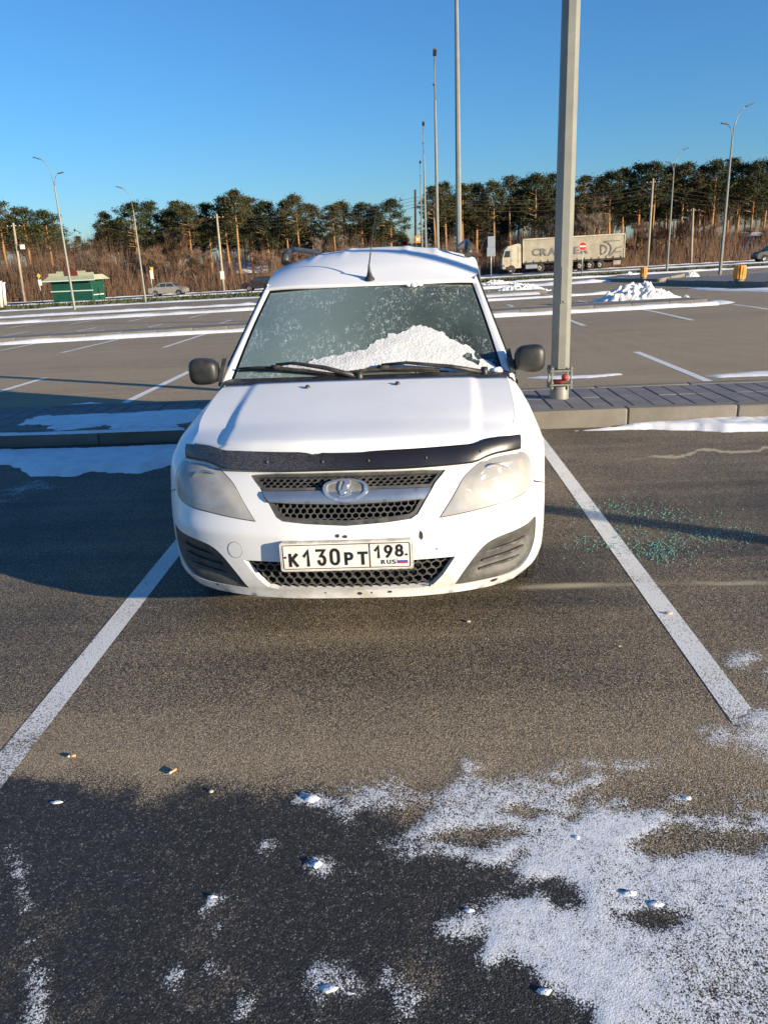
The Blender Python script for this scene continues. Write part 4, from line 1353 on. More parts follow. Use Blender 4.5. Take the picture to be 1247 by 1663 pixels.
def rowpost(px, py, Y, label):
    X, _, zt = at_depth(px, py, Y)
    z0 = gz(X, Y)+.12
    lamp_post(X, Y, z0, 9.3 if py < 1 else zt-z0, R(90), label, False, .09, .045)
rowpost(741, 0, 21.9, 'tall thin lamp post just right of the van roof, running out of the picture')
rowpost(705, 97, 35.5, 'lamp post behind the van roof, second of the receding row')
rowpost(687, 207, 51.5, 'lamp post behind the van roof, third of the receding row')
rowpost(682, 267, 68, 'farthest and shortest lamp post of the receding row behind the van roof')
for bx, by, ty, lab, rz, r0 in ((122, 503, 255, 'leaning lamp post with a forked top in front of the green kiosk', 0, .085), (237, 491, 303, 'lamp post left of the silver car with its arm to the left', 0, .085),
                         (1168, 446, 174, 'tall forked lamp post at the right beside the orange bin', math.pi, .10), (1082, 441, 244, 'forked lamp post in front of the pines between the two orange bins', math.pi, .09)):
    X, Y, z0 = hit(bx, by)
    zt = at_depth(bx, ty, Y)[2]
    lamp_post(X, Y, z0-.05, zt-z0, rz, lab, False, r0, .04, 'arm to the left' not in lab)
lamp_post(7.45, .72, 0, 9.3, 0, 'lamp post right of the frame whose shadow crosses the right bay', False, .09, .05)

# ------------------------------------------------------------------ snow lying about
def ground_px(P, up=0.0): return [hit(x, y, up)[:2] for x, y in P]
def snow_sheet(name, poly, label, h=.03, base=0.0, step=.05, jag=.03, seed=1, edge=.12, rough=.012, zfn=None, mat=None, cat='snow'):
    r = random.Random(seed)
    D = [(x+r.uniform(-jag, jag), y+r.uniform(-jag, jag)*.6) for x, y in dens(poly, step*1.2)]
    vs, fs = cdt(D, (), step)
    sd = poly_sd(vs[:, 0], vs[:, 1], D)
    k = sstep(0, edge, sd)
    zb = gza(vs[:, 0], vs[:, 1])+base
    z = zb-.006+(h+.010)*k+rough*(fbm(vs[:, 0]*9, vs[:, 1]*9, seed, 4)-.35)*np.clip(sd/edge, 0, 1)
    o = mesh(name, np.stack([vs[:, 0], vs[:, 1], z], -1), [tuple(f) for f in fs], mat or M['snow'], None, True)
    tag(o, label, kind='stuff')
    return o
snow_sheet('snow_drift', ground_px([(880, 703), (960, 697), (1030, 692), (1140, 684), (1247, 676), (1400, 668), (1400, 700), (1247, 701), (1180, 703), (1130, 700), (1050, 698), (960, 700)]), 'bright strip of snow along the foot of the kerb right of the van', .045, 0, .03, .02, 3, .10, .03)
snow_sheet('snow_drift', ground_px([(-260, 742), (0, 730), (150, 728), (300, 722), (420, 716), (420, 750), (300, 752), (262, 762), (220, 772), (150, 768), (120, 775), (85, 776), (40, 776), (30, 764), (0, 757), (-260, 765)]), 'blue shaded snow along the foot of the kerb left of the van', .035, 0, .03, .03, 4, .16, .02)
def isl_px(P): return ground_px(P, .16)
snow_sheet('snow_patch', isl_px([(24, 690), (60, 676), (105, 675), (140, 672), (190, 672), (240, 668), (330, 664), (330, 682), (300, 690), (250, 694), (200, 697), (160, 692), (120, 697), (95, 698), (70, 696), (90, 690), (60, 690)]), 'patchy blue shaded snow on the paved island left of the van', .010, .158, .025, .05, 5, .05, .012)
snow_sheet('snow_patch', isl_px([(-100, 706), (100, 701), (300, 694), (300, 697), (100, 704), (-100, 709)]), 'thin line of snow along the kerb top left of the van', .008, .158, .03, .008, 6, .03, .003)
snow_sheet('snow_patch', ground_px([(-120, 672), (0, 668), (90, 662), (150, 654), (200, 660), (260, 657), (345, 656), (345, 661), (250, 664), (150, 668), (0, 674), (-120, 679)]), 'thin snow along the back kerb of the island left of the van', .02, 0, .05, .03, 7, .08, .01)
snow_sheet('snow_patch', ground_px([(-60, 640), (55, 655), (70, 651), (85, 653), (60, 660)]), 'small snow streak behind the island', .006, 0, .05, .02, 8, .05, .004) if False else None
snow_sheet('snow_patch', ground_px([(848, 614), (880, 611), (940, 610), (1010, 606), (1012, 609), (960, 614), (900, 616)]), 'thin snow streak behind the lamp post base', .008, 0, .04, .02, 9, .06, .006)
snow_sheet('snow_patch', ground_px([(1140, 610), (1247, 602), (1400, 596), (1400, 606), (1247, 611), (1165, 614)]), 'thin snow behind the paved island at the right edge', .012, 0, .05, .02, 10, .08, .008)
for k_, (P, lab) in enumerate(((c4([(968, 243), (1000, 218), (1030, 222), (1066, 240), (1005, 260)]), 'small raised snow patch at the left tip of the snow field'), (c4([(990, 456), (1030, 428), (1060, 440), (1088, 455), (1045, 462), (1032, 484)]), 'forked snow patch on the dark asphalt at the bottom centre'), (c4([(1075, 482), (1130, 472), (1182, 465), (1125, 485)]), 'thin snow sliver right of the forked patch'), (c4([(660, 598), (678, 570), (692, 548), (700, 560), (724, 563), (700, 572)]), 'crumbled snow patch on the dark asphalt at the lower left'), (c4([(845, 384), (870, 375), (885, 352), (893, 388)]), 'small snow patch above the forked patch'), (c4([(1050, 845), (1085, 835), (1150, 855), (1185, 870), (1160, 888), (1100, 872)]), 'raised snow crust at the bottom centre edge'), (c5([(262, 770), (300, 742), (350, 715), (395, 690), (432, 676), (400, 700), (340, 738), (290, 765)]), 'curved white snow ridge beside the dark tongue of asphalt'))):
    snow_sheet('snow_patch', ground_px(P), lab, .007, 0, .008, .004, 40+k_, .018, .006)
# long snow berms in front of the far kerbs and road edges
def berm(pts, w, h, label, seed, name='snow_berm'):
    r = random.Random(seed)
    L, Rr = [], []
    for (a, b) in zip(pts, pts[1:]):
        n = max(2, int(math.hypot(b[0]-a[0], b[1]-a[1])/.35))
        for i in range(n):
            t = i/n
            L.append((a[0]+(b[0]-a[0])*t, a[1]+(b[1]-a[1])*t))
    V, F = [], []
    for i, (x, y) in enumerate(L):
        ww = .72*w*(.55+.9*float(fbm(np.float64(x*.35), np.float64(y*.2), seed, 3))); hh = h*(.4+1.2*float(fbm(np.float64(x*1.2), np.float64(y), seed+5, 3)))
        zb = gz(x, y)
        for k, (dy, dz) in enumerate(((-.5, -.01), (-.28, .7), (0, 1.0), (.3, .75), (.5, -.01))):
            V.append((x+r.uniform(-.05, .05), y+dy*ww+r.uniform(-.03, .03), zb+(hh*dz if dz > 0 else -.01)))
        if i:
            for k in range(4): F.append(((i-1)*5+k, i*5+k, i*5+k+1, (i-1)*5+k+1))
    o = mesh(name, V, F, M['snow'], None, True); tag(o, label, kind='stuff')
    return o
berm([(-30, 21.15), (-1, 21.2), (8.5, 21.25)], .55, .09, 'snow line along the second kerb island', 1)
berm([(-40, 34.2), (6, 34.3)], .8, .10, 'snow line along the third kerb island', 2)
berm([(-60, 43.0), (-20, 42.2), (-1, 40.6)], 1.1, .10, 'snow line before the far verge at the left', 3)
berm([(-70, 57.5), (-20, 56.6), (0, 54.0)], 1.6, .10, 'snow line along the near edge of the grass verge', 4)
berm([(2.2, 30.5), (10, 31.2)], .7, .08, 'snow line across the lot right of the van roof', 5)
berm([(2.0, 45.5), (9, 46.5), (14, 48.0)], 1.6, .14, 'snow berm along the verge below the truck', 6)
berm([(4, 58.0), (16, 60.5), (34, 62)], 1.4, .12, 'snow berm along the verge in front of the no entry sign', 7)
berm([(13.5, 40.5), (30, 42)], 1.2, .08, 'snow line behind the right orange bin', 8)
berm([(-80, 77.5), (-10, 77.0), (8, 84), (60, 82)], 1.2, .10, 'snow line on the near edge of the road', 9)
berm([(-80, 90.5), (-10, 91.0), (8, 100), (70, 98)], 1.4, .12, 'snow line on the far edge of the road', 10)
snow_sheet('snow_patch', ground_px([(1126, 497), (1150, 489), (1185, 489), (1195, 491), (1180, 494), (1150, 496)]), 'rounded tip of snow at the end of the second island', .03, 0, .12, .04, 12, .2, .02)
snow_sheet('snow_patch', ground_px([(1060, 462), (1110, 466), (1200, 470), (1247, 468), (1330, 470), (1247, 474), (1150, 472)]), 'flat snow in front of the dark kerb at the right', .03, 0, .2, .08, 13, .3, .02)
# heaps of cleared snow
M['heap_snow'] = simple('dirty_heap_snow', (.74, .74, .74), .8, var=.08, scale=3, dirt=(.46, .43, .38), dirt_amt=.5, bump=.4)
def snow_heap(px0, px1, top, label, seed, up=0.0):
    A, B_ = hit(*px0, up=up), hit(*px1, up=up)
    cx, cy = (A[0]+B_[0])/2, (A[1]+B_[1])/2
    w = abs(B_[0]-A[0])/2
    H = at_depth((px0[0]+px1[0])/2, top, cy)[2]-gz(cx, cy)-up
    n = 56
    r = random.Random(seed)
    g = np.linspace(-1, 1, n)
    U, Vv = np.meshgrid(g, g); U, Vv = U.ravel(), Vv.ravel()
    rad = np.sqrt((U*(1+.10*np.sin(3*Vv)))**2+Vv**2)
    prof = np.clip(1-rad**2.2, 0, 1)**.8
    lump = (fbm(U*5+seed, Vv*5, seed, 2)-.5)*.55+(fbm(U*13, Vv*13, seed+3, 2)-.5)*.55
    z = H*(prof*(1+lump*1.2)+.10*(prof > 0)*lump)*.92
    skew = np.exp(-((U+.15)/1.0)**2)*.9
    z = z*(.45+.65*skew)
    X_ = cx+U*w*1.05; Y_ = cy+Vv*w*.55
    V = np.stack([X_, Y_, gza(X_, Y_)+up-.02+z], -1)
    F = [(j*n+i, j*n+i+1, (j+1)*n+i+1, (j+1)*n+i) for j in range(n-1) for i in range(n-1) if z[j*n+i] > .002 or z[(j+1)*n+i+1] > .002]
    root = empty('snow_heap', (0, 0, 0)); tag(root, label, 'snow heap', 'heaps of cleared snow')
    mesh('heap', V, F, M['heap_snow'], root, False)
    for k in range(26):                                   # loose clods
        a = r.uniform(0, 6.28); d = r.uniform(.6, 1.25)
        x, y = cx+math.cos(a)*w*d, cy+math.sin(a)*w*.55*d
        s = r.uniform(.03, .10)*(H/.35)**.5
        m = MB().lathe([(0, -.8), (.8, -.5), (1, .1), (.6, .8), (0, 1)], (0, 0, 0), 'Z', 6, False)
        m.V = [(p[0]*s*r.uniform(.7, 1.3), p[1]*s*r.uniform(.7, 1.3), p[2]*s*r.uniform(.6, 1.0)) for p in m.V]
        m.build('clod', M['snow'], root, (x, y, gz(x, y)+up+s*.4))
snow_heap((962, 493), (1108, 487), 462, 'biggest heap of white snow on the second island to the right', 11)
snow_heap((800, 477), (892, 472), 461, 'heap of snow just right of the van roof below the truck cab', 12)
snow_heap((1103, 453), (1143, 452), 440, 'small snow heap between the two orange bins', 13)
snow_heap((1008, 450), (1036, 449), 442, 'small snow heap left of the left orange bin', 14)
snow_heap((785, 464), (830, 460), 455, 'low snow heap at the foot of the grey sign post', 15)

# ------------------------------------------------------------------ raised pads at the right
def pad(poly, h, label):
    root = empty('raised_pad', (0, 0, 0)); tag(root, label, kind='structure')
    n = len(poly)
    V = [(x, y, gz(x, y)+h) for x, y in poly]
    mesh('pad_top', V, [tuple(range(n))], M['paver'], root)
    for i in range(n):
        a, b = Vector(poly[i]), Vector(poly[(i+1) % n])
        L = (b-a).length; k = max(1, int(L/2)); an = math.atan2((b-a).y, (b-a).x)
        nn = Vector((-(b-a).y, (b-a).x)).normalized()
        for j in range(k):
            c_ = a+(b-a)*((j+.5)/k)+nn*.07
            MB().box((0, 0, 0), (L/k-.02, .15, h+.05), rz=an, bev=.015).build('kerb_stone', M['kerb'], root, (c_.x, c_.y, gz(c_.x, c_.y)+h/2-.02))
P0, P1 = hit(1080, 463), hit(1245, 467)
pad([(P0[0], P0[1]), (P1[0], P1[1]), (P1[0]+12, P1[1]+1), (P0[0]+16, P0[1]+7), (P0[0]+1, P0[1]+3)], .20, 'raised kerbed pad at the right carrying the nearer orange bin')
Q0, Q1 = hit(966, 457), hit(1070, 458)
pad([(Q0[0], Q0[1]), (Q1[0], Q1[1]), (Q1[0]+4, Q1[1]+8), (Q0[0]+3, Q0[1]+6)], .16, 'low kerbed pad carrying the farther orange bin')
M['orange'] = simple('orange_fabric', (.72, .26, .025), .7, var=.25, scale=8)
def bin_(px, base_y, top_y, wpx, up, label):
    X, Y, z0 = hit(px, base_y, up)
    H = at_depth(px, top_y, Y)[2]-z0; r = wpx/2/FPX*Y*1.02
    t = empty('bin', (X, Y, z0)); tag(t, label, 'bin', 'orange bins')
    b = MB(); n = 28
    V, F = [], []
    for j in range(7):
        for k in range(n):
            a = 2*math.pi*k/n; rr_ = r*(1+.045*math.cos(k*math.pi)*(1 if 0 < j < 6 else .3)+.03*math.sin(a*2+j))
            V.append((rr_*math.cos(a), rr_*math.sin(a), H*.16+H*.84*j/6))
    for j in range(6):
        for k in range(n): F.append((j*n+k, j*n+(k+1) % n, (j+1)*n+(k+1) % n, (j+1)*n+k))
    F.append(tuple(6*n+k for k in range(n)))
    mesh('cover', V, F, M['orange'], t)
    MB().lathe([(0, H*.18), (r*.82, H*.18), (r*.86, .0)], (0, 0, 0), 'Z', 20).build('foot', M['kerb'], t)
bin_(1199, 457, 431, 17, .20, 'larger orange wrapped bin on the raised pad at the right edge')
bin_(1044, 453, 434, 10, .16, 'smaller orange wrapped bin farther off, right of the truck')

# ------------------------------------------------------------------ road, verge, forest floor
def sheet(name, rows, mat, label, lift):
    V, F = [], []
    k = len(rows[0])
    for r in rows:
        for (x, y) in r: V.append((x, y, gz(x, y)+lift))
    for i in range(len(rows)-1):
        for j in range(k-1): F.append((i*k+j, i*k+j+1, (i+1)*k+j+1, (i+1)*k+j))
    o = mesh(name, V, F, mat); tag(o, label, kind='structure')
    return o
def verge_mat():
    t = NT('winter_grass'); n = t.noise(.9, 6, .7, obj=False); n2 = t.noise(6, 4, .7, (1, .3, 1), obj=False)
    c = t.ramp(n2, [(.3, (.04, .05, .02)), (.55, (.07, .08, .03)), (.75, (.18, .15, .08))])
    c = t.mix(t.smooth(n, .60, .72), c, (.62, .64, .66))
    t.base(c); t.set(Roughness=.9, Specular_IOR_Level=.1); t.bump(n2, .8, .05)
    return t.m
M['verge'] = verge_mat()
M['forest_floor'] = simple('leaf_litter', (.13, .085, .05), .95, var=.5, scale=1.2, bump=.6)
def road_mat():
    t = NT('road_asphalt'); n = t.noise(1.2, 5, .6, (.1, 1.5, 1), obj=False)
    c = t.ramp(n, [(.3, (.075, .07, .068)), (.6, (.16, .145, .13)), (.75, (.6, .6, .6))])
    t.base(c); t.set(Roughness=.8); return t.m
M['road'] = road_mat()
XS = [-140, -90, -60, -40, -25, -12, 0, 8, 14, 20, 28, 40, 60, 90, 140]
def yv(tab):
    return lambda x: float(np.interp(x, [a for a, b in tab], [b for a, b in tab]))
v0, v1 = yv([(-140, 62), (-30, 58.5), (-10, 56), (2, 58), (8, 63), (40, 64), (140, 66)]), yv([(-140, 76), (-10, 75), (2, 74), (8, 71), (22, 70), (40, 72), (140, 72)])
sheet('grass_verge', [[(x, v0(x)+(v1(x)-v0(x))*k/4) for x in XS] for k in range(5)], M['verge'], 'strip of green and straw grass before the road', .02)
r0, r1 = yv([(-140, 78), (-10, 77.5), (8, 84), (140, 82)]), yv([(-140, 90), (-10, 90), (8, 99), (140, 97)])
sheet('road', [[(x, r0(x)+(r1(x)-r0(x))*k/3) for x in XS] for k in range(4)], M['road'], 'grey road with snowy edges along the wood', .03)
sheet('forest_floor', [[(x, r1(x)+1.5+k*20) for x in XS] for k in range(9)], M['forest_floor'], 'brown leaf litter under the trees', .02)
# tufts
gr = random.Random(8); V, F = [], []
for i in range(9000):
    x = gr.uniform(-55, 45); f = gr.random(); y = v0(x)+(v1(x)-v0(x))*f
    z = gz(x, y)+.02; h_ = gr.uniform(.05, .20); a = gr.uniform(0, 3.14); w = gr.uniform(.03, .10)
    b = len(V); V += [(x-w*math.cos(a), y-w*math.sin(a), z), (x+w*math.cos(a), y+w*math.sin(a), z), (x+gr.uniform(-.05, .05), y, z+h_)]; F.append((b, b+1, b+2))
tag(mesh('grass', V, F, M['verge']), 'short tufts of green and straw grass on the verge', kind='stuff')

# ------------------------------------------------------------------ trees
def bark():
    t = NT('pine_bark')
    sep = t.n('ShaderNodeSeparateXYZ'); t.l(t.pos(), sep.inputs[0])
    n = t.noise(2.0, 5, .7, (4, 4, .8))
    k = t.smooth(t.math('ADD', sep.outputs[2], t.math('MULTIPLY', n, 3)), 2.0, 7.0)
    lo = t.ramp(n, [(.3, (.10, .065, .042)), (.7, (.22, .15, .10))]); hi = t.ramp(n, [(.3, (.30, .15, .065)), (.7, (.46, .26, .12))])
    t.base(t.mix(k, lo, hi)); t.set(Roughness=.9, Specular_IOR_Level=.15); t.bump(n, .8, .05)
    return t.m
M['bark'] = bark()
def needles(name, a, b):
    t = NT(name); n = t.noise(.55, 4, .6); n2 = t.noise(4, 3, .6)
    t.base(t.mix(t.smooth(t.math('ADD', t.math('MULTIPLY', n, .6), t.math('MULTIPLY', n2, .4)), .35, .65), a, b))
    t.set(Roughness=.7, Specular_IOR_Level=.2)
    return t.m
NM = [needles('pine_needles', (.020, .033, .014), (.060, .068, .026)), needles('pine_needles_olive', (.034, .040, .015), (.088, .076, .030))]
M['twig'] = simple('bare_twigs', (.20, .125, .085), .9, var=.35, scale=2, spec=.1)
M['twig_grey'] = simple('bare_twigs_grey', (.19, .15, .12), .9, var=.35, scale=2, spec=.1)
def pine_meshes(seed, H, cf, wide, dens_):
    r = random.Random(seed)
    tk = MB(); cr_ = MB()
    lean = [(0, 0)]
    for i in range(6): lean.append((lean[-1][0]+r.uniform(-.12, .14), lean[-1][1]+r.uniform(-.12, .12)))
    path = [(lean[i][0], lean[i][1], H*i/6*1.0-.2*(i == 0)) for i in range(7)]
    R0 = .17+.007*H
    tk.tube(path, [R0*(1.15 if i == 0 else 1)*(1-.13*i) for i in range(7)], 7)
    def at(z):
        t = min(max(z/H*6, 0), 5.999); i = int(t); f = t-i
        return Vector(path[i]).lerp(Vector(path[i+1]), f)
    for i in range(9):                                   # dead snags
        z = r.uniform(.25, cf)*H; a = r.uniform(0, 6.28); L = r.uniform(.3, 1.3); p = at(z)
        tk.tube([p, p+Vector((math.cos(a)*L, math.sin(a)*L, r.uniform(-.1, .3)))], [.035, .012], 3)
    nb = int(38*dens_)
    pts = []
    for i in range(nb):
        f = (i+r.random())/nb
        z = H*(cf+(1-cf)*f*.97); a = i*2.4+r.uniform(-.5, .5)
        env = wide*(.55+.75*math.sin(math.pi*min(1, .25+f*.75)))*(1-.55*f**2.5)
        L = env*r.uniform(.55, 1.15); p = at(z)
        up = .15+.5*f+r.uniform(-.15, .2)
        q = p+Vector((math.cos(a)*L*.55, math.sin(a)*L*.55, L*up*.35)); e = p+Vector((math.cos(a)*L, math.sin(a)*L, L*up*.8))
        tk.tube([p, q, e], [.06*(1-f*.5), .04*(1-f*.5), .012], 3)
        for k in range(r.randint(4, 7)):
            t = r.uniform(.45, 1.08); c_ = (p.lerp(q, t*2) if t < .5 else q.lerp(e, (t-.5)*2))
            pts.append((c_+Vector((r.uniform(-.35, .35), r.uniform(-.35, .35), r.uniform(-.05, .30))), r.uniform(.35, .75)))
    for k in range(5): pts.append((at(H*.99)+Vector((r.uniform(-.5, .5), r.uniform(-.5, .5), r.uniform(-.5, .35))), .5))
    for c_, s in pts:
        for k in range(27):
            d = Vector((r.gauss(0, 1), r.gauss(0, 1), r.gauss(0, .55)))
            o = c_+d*s*.58; L = r.uniform(.12, .34)
            a1 = Vector((r.gauss(0, 1), r.gauss(0, 1), r.gauss(.25, .7))).normalized(); a2 = a1.cross(Vector((r.gauss(0, 1), r.gauss(0, 1), r.gauss(0, 1)))).normalized()
            b = len(cr_.V)
            cr_.V += [tuple(o-a2*L*.32), tuple(o+a2*L*.32), tuple(o+a1*L)]; cr_.F.append((b, b+1, b+2)); cr_.S.append(False)
    return tk, cr_
def to_mesh(mb, name, mat):
    me = bpy.data.meshes.new(name); me.from_pydata(mb.V, [], mb.F); me.polygons.foreach_set('use_smooth', mb.S); me.update(); me.materials.append(mat); return me
PINES = []
for i, (H, cf, w, d) in enumerate(((14.5, .58, 2.3, 1.0), (15.5, .62, 2.0, .9), (13.5, .52, 2.5, 1.1), (16.5, .66, 1.9, .85), (14.0, .48, 2.2, 1.15), (15.0, .60, 2.6, 1.05))):
    tk, cw_ = pine_meshes(100+i, H, cf, w, d)
    PINES.append((H, to_mesh(tk, 'trunk', M['bark']), to_mesh(cw_, 'crown', NM[i % 2])))
def add_pine(X, Y, H, kind, label, group, sq=1.0):
    Hp, tk, cw_ = PINES[kind]
    s = H/Hp
    t = empty('pine_tree', (X, Y, gz(X, Y)-.1), rng.uniform(0, 6.28)); sq *= rng.uniform(.85, 1.25); t.scale = (s*sq, s*sq, s)
    tag(t, label, 'pine', group)
    link('trunk', tk, None, t); link('crown', cw_, None, t)
# front row, placed from the crowns one can tell apart: (pixel x, top y, distance)
FRONT = [(15, 330, 98, 1), (52, 342, 99, 0), (88, 348, 101, 2), (182, 350, 99, 1), (205, 360, 102, 5), (228, 335, 98, 2), (255, 333, 101, 0), (282, 345, 100, 4), (300, 332, 103, 3), (316, 338, 98, 5), (345, 335, 101, 0), (372, 328, 99, 2), (392, 315, 97, 3), (412, 325, 103, 1), (440, 332, 100, 4), (470, 330, 101, 0), (487, 322, 98, 5), (510, 338, 103, 2), (545, 338, 100, 1), (562, 333, 103, 5), (590, 335, 102, 0), (612, 340, 104, 4), (637, 330, 100, 2),
         (708, 308, 105, 3), (725, 302, 107, 0), (752, 306, 108, 1), (775, 305, 110, 2), (800, 300, 108, 5), (828, 292, 109, 3), (850, 296, 111, 0), (868, 288, 108, 4), (890, 290, 112, 2), (945, 292, 108, 1), (968, 294, 111, 5), (985, 285, 109, 0), (1005, 280, 112, 3), (1030, 275, 110, 2), (1055, 270, 108, 0), (1080, 274, 112, 4), (1102, 272, 110, 5), (1130, 276, 111, 1), (1150, 268, 109, 2), (1172, 264, 112, 3), (1190, 272, 110, 0), (1210, 268, 109, 4), (1232, 264, 112, 5), (1250, 270, 110, 2)]
near_names = [(0, 'at the left edge'), (60, 'behind the yellow sign'), (95, 'behind the green kiosk'), (170, 'right of the green kiosk'), (240, 'behind the silver car'), (330, 'behind the snowy roofed house'), (400, 'behind the dark car'), (455, 'left of the van roof'), (530, 'behind the van roof'), (600, 'behind the van antenna'), (690, 'behind the row of lamp posts'), (760, 'behind the grey sign plates'), (815, 'behind the truck cab'), (850, 'behind the front of the trailer'), (935, 'behind the no entry sign'), (975, 'behind the rear of the trailer'), (1020, 'right of the truck'), (1070, 'behind the farther forked lamp post'), (1140, 'behind the nearer forked lamp post'), (1215, 'at the right edge')]
ordn = ['first', 'second', 'third', 'fourth', 'fifth']
cnt = {}
for px, ty, Y, k in FRONT:
    X = at_depth(px, 440, Y)[0]
    H = at_depth(px, ty, Y)[2]-gz(X, Y)+.3
    nm = [b for a, b in near_names if px >= a][-1]
    cnt[nm] = cnt.get(nm, 0)+1
    kinds = ['broad crowned tall pine', 'slim pine with bare orange trunk', 'bushy dark pine', 'tall pine with narrow crown', 'pine with a low crown', 'wide topped olive pine']
    add_pine(X, Y, H, k, '%s %s, %s from left' % (kinds[k], nm, ordn[cnt[nm]-1]), 'pines along the front of the wood')
# rows behind
pr = random.Random(21)
for i in range(225):
    px = -190+i*7.3+pr.uniform(-6, 6)
    Y = pr.uniform(106, 165) if px < 690 else pr.uniform(113, 175)
    if 655 < px < 700 and pr.random() < .7: continue
    X = at_depth(px, 440, Y)[0]
    lim = np.interp(px, [0, 100, 140, 180, 400, 530, 640, 680, 705, 840, 950, 1060, 1250], [345, 362, 385, 362, 335, 350, 350, 385, 320, 305, 305, 285, 280])+pr.uniform(2, 46)
    H = at_depth(px, lim, Y)[2]-gz(X, Y)
    side_ = [b for a, b in near_names if px >= min(a, px if a == 0 else a)][-1]
    add_pine(X, Y, H, pr.randrange(6), 'pine standing deeper in the wood, %s' % side_, 'deep pines '+side_)
# bare deciduous trees
def bare_mesh(seed, H, spread, mat):
    r = random.Random(seed); mb = MB()
    def grow(p, d, L, rad, lev):
        n = 3
        q = p; pts = [p]
        for i in range(n):
            d = (d+Vector((r.gauss(0, .16), r.gauss(0, .16), r.gauss(.03, .08)))).normalized(); q = q+d*(L/n); pts.append(q)
        mb.tube(pts, [rad*(1-.4*i/n) for i in range(n+1)], 5 if lev == 0 else 3, cap=False)
        if lev >= 4:
            for k in range(9):
                o = pts[r.randint(1, n)]; e = o+Vector((r.gauss(0, .5), r.gauss(0, .5), r.gauss(.45, .35)))*r.uniform(.5, 1.0); w_ = r.uniform(.010, .018)
                b_ = len(mb.V); mb.V += [(o.x-w_, o.y, o.z), (o.x+w_, o.y, o.z), tuple(e)]; mb.F.append((b_, b_+1, b_+2)); mb.S.append(False)
            return
        for k in range((5, 5, 4, 4)[lev]):
            t = r.uniform(.35, 1.0); j = min(int(t*n), n-1); o = pts[j].lerp(pts[j+1], t*n-j)
            a = r.uniform(0, 6.28); s = spread*(.55+.5*r.random())
            nd_ = (d+Vector((math.cos(a)*s, math.sin(a)*s, r.uniform(-.1, .35)))).normalized()
            grow(o, nd_, L*r.uniform(.42, .66), max(rad*.45, .017), lev+1)
    grow(Vector((0, 0, -.1)), Vector((r.uniform(-.06, .06), 0, 1)), H*.50, .11+.006*H, 0)
    return to_mesh(mb, 'branches', mat)
BARE = [bare_mesh(1, 9, .75, M['twig']), bare_mesh(2, 8, .95, M['twig']), bare_mesh(3, 9, .6, M['twig_grey']), bare_mesh(4, 7, 1.0, M['twig'])]
def add_bare(X, Y, H, k, label, group):
    t = empty('bare_tree', (X, Y, gz(X, Y)-.05), rng.uniform(0, 6.28)); s = H/(9, 8, 9, 7)[k]; t.scale = (s, s, s)
    tag(t, label, 'tree', group); link('branches', BARE[k], None, t)
BT = [(12, 420, 96, 1), (45, 405, 97, 3), (75, 400, 98, 1), (140, 368, 98, 2), (120, 400, 97, 0), (165, 398, 96, 3), (190, 410, 96, 1), (245, 375, 95, 1), (268, 355, 96, 0), (290, 362, 97, 1), (318, 400, 96, 3), (335, 395, 97, 0), (430, 385, 97, 1), (455, 390, 98, 3), (475, 385, 97, 1), (525, 375, 98, 2), (555, 385, 97, 0), (580, 380, 98, 1), (625, 385, 99, 3), (655, 385, 100, 1), (765, 380, 104, 3), (905, 330, 106, 2), (955, 300, 106, 2), (930, 370, 104, 1), (1010, 375, 105, 3), (1030, 350, 106, 0), (1070, 340, 105, 1), (1100, 335, 106, 3), (1120, 350, 105, 0), (1145, 345, 106, 1), (1175, 355, 105, 3), (1200, 350, 106, 1), (1225, 360, 105, 0), (1240, 355, 106, 3)]
cnt = {}
for px, ty, Y, k in BT:
    X = at_depth(px, 440, Y)[0]; H = at_depth(px, ty, Y)[2]-gz(X, Y)
    nm = [b for a, b in near_names if px >= a][-1]; cnt[nm] = cnt.get(nm, 0)+1
    add_bare(X, Y, H, k, 'bare brown leafless tree %s, %s from its left' % (nm, ordn[cnt[nm]-1]), 'leafless trees at the edge of the wood')
# undergrowth
V, F = [], []
ur = random.Random(33)
un = np.random.default_rng(33); N_ = 120000
ux = un.uniform(-95, 80, N_); uy = np.array([r1(x) for x in ux])+3+un.random(N_)*48
hm = 2.4+6.4*sstep(.30, .72, fbm(ux*.16, uy*.08, 71, 3))
uh = un.uniform(.25, 1.0, N_)*hm; uz = gza(ux, uy); uw = un.uniform(.010, .034, N_)
VA = np.stack([np.stack([ux-uw, uy, uz], -1), np.stack([ux+uw, uy, uz], -1), np.stack([ux+un.normal(0, .2, N_)*uh, uy+un.normal(0, .15, N_)*uh, uz+uh], -1)], 1).reshape(-1, 3)
V = VA.tolist(); F = np.arange(N_*3).reshape(-1, 3).tolist()
tag(mesh('undergrowth', V, F, M['twig']), 'tangle of bare brown shrubs under the pines', kind='stuff')

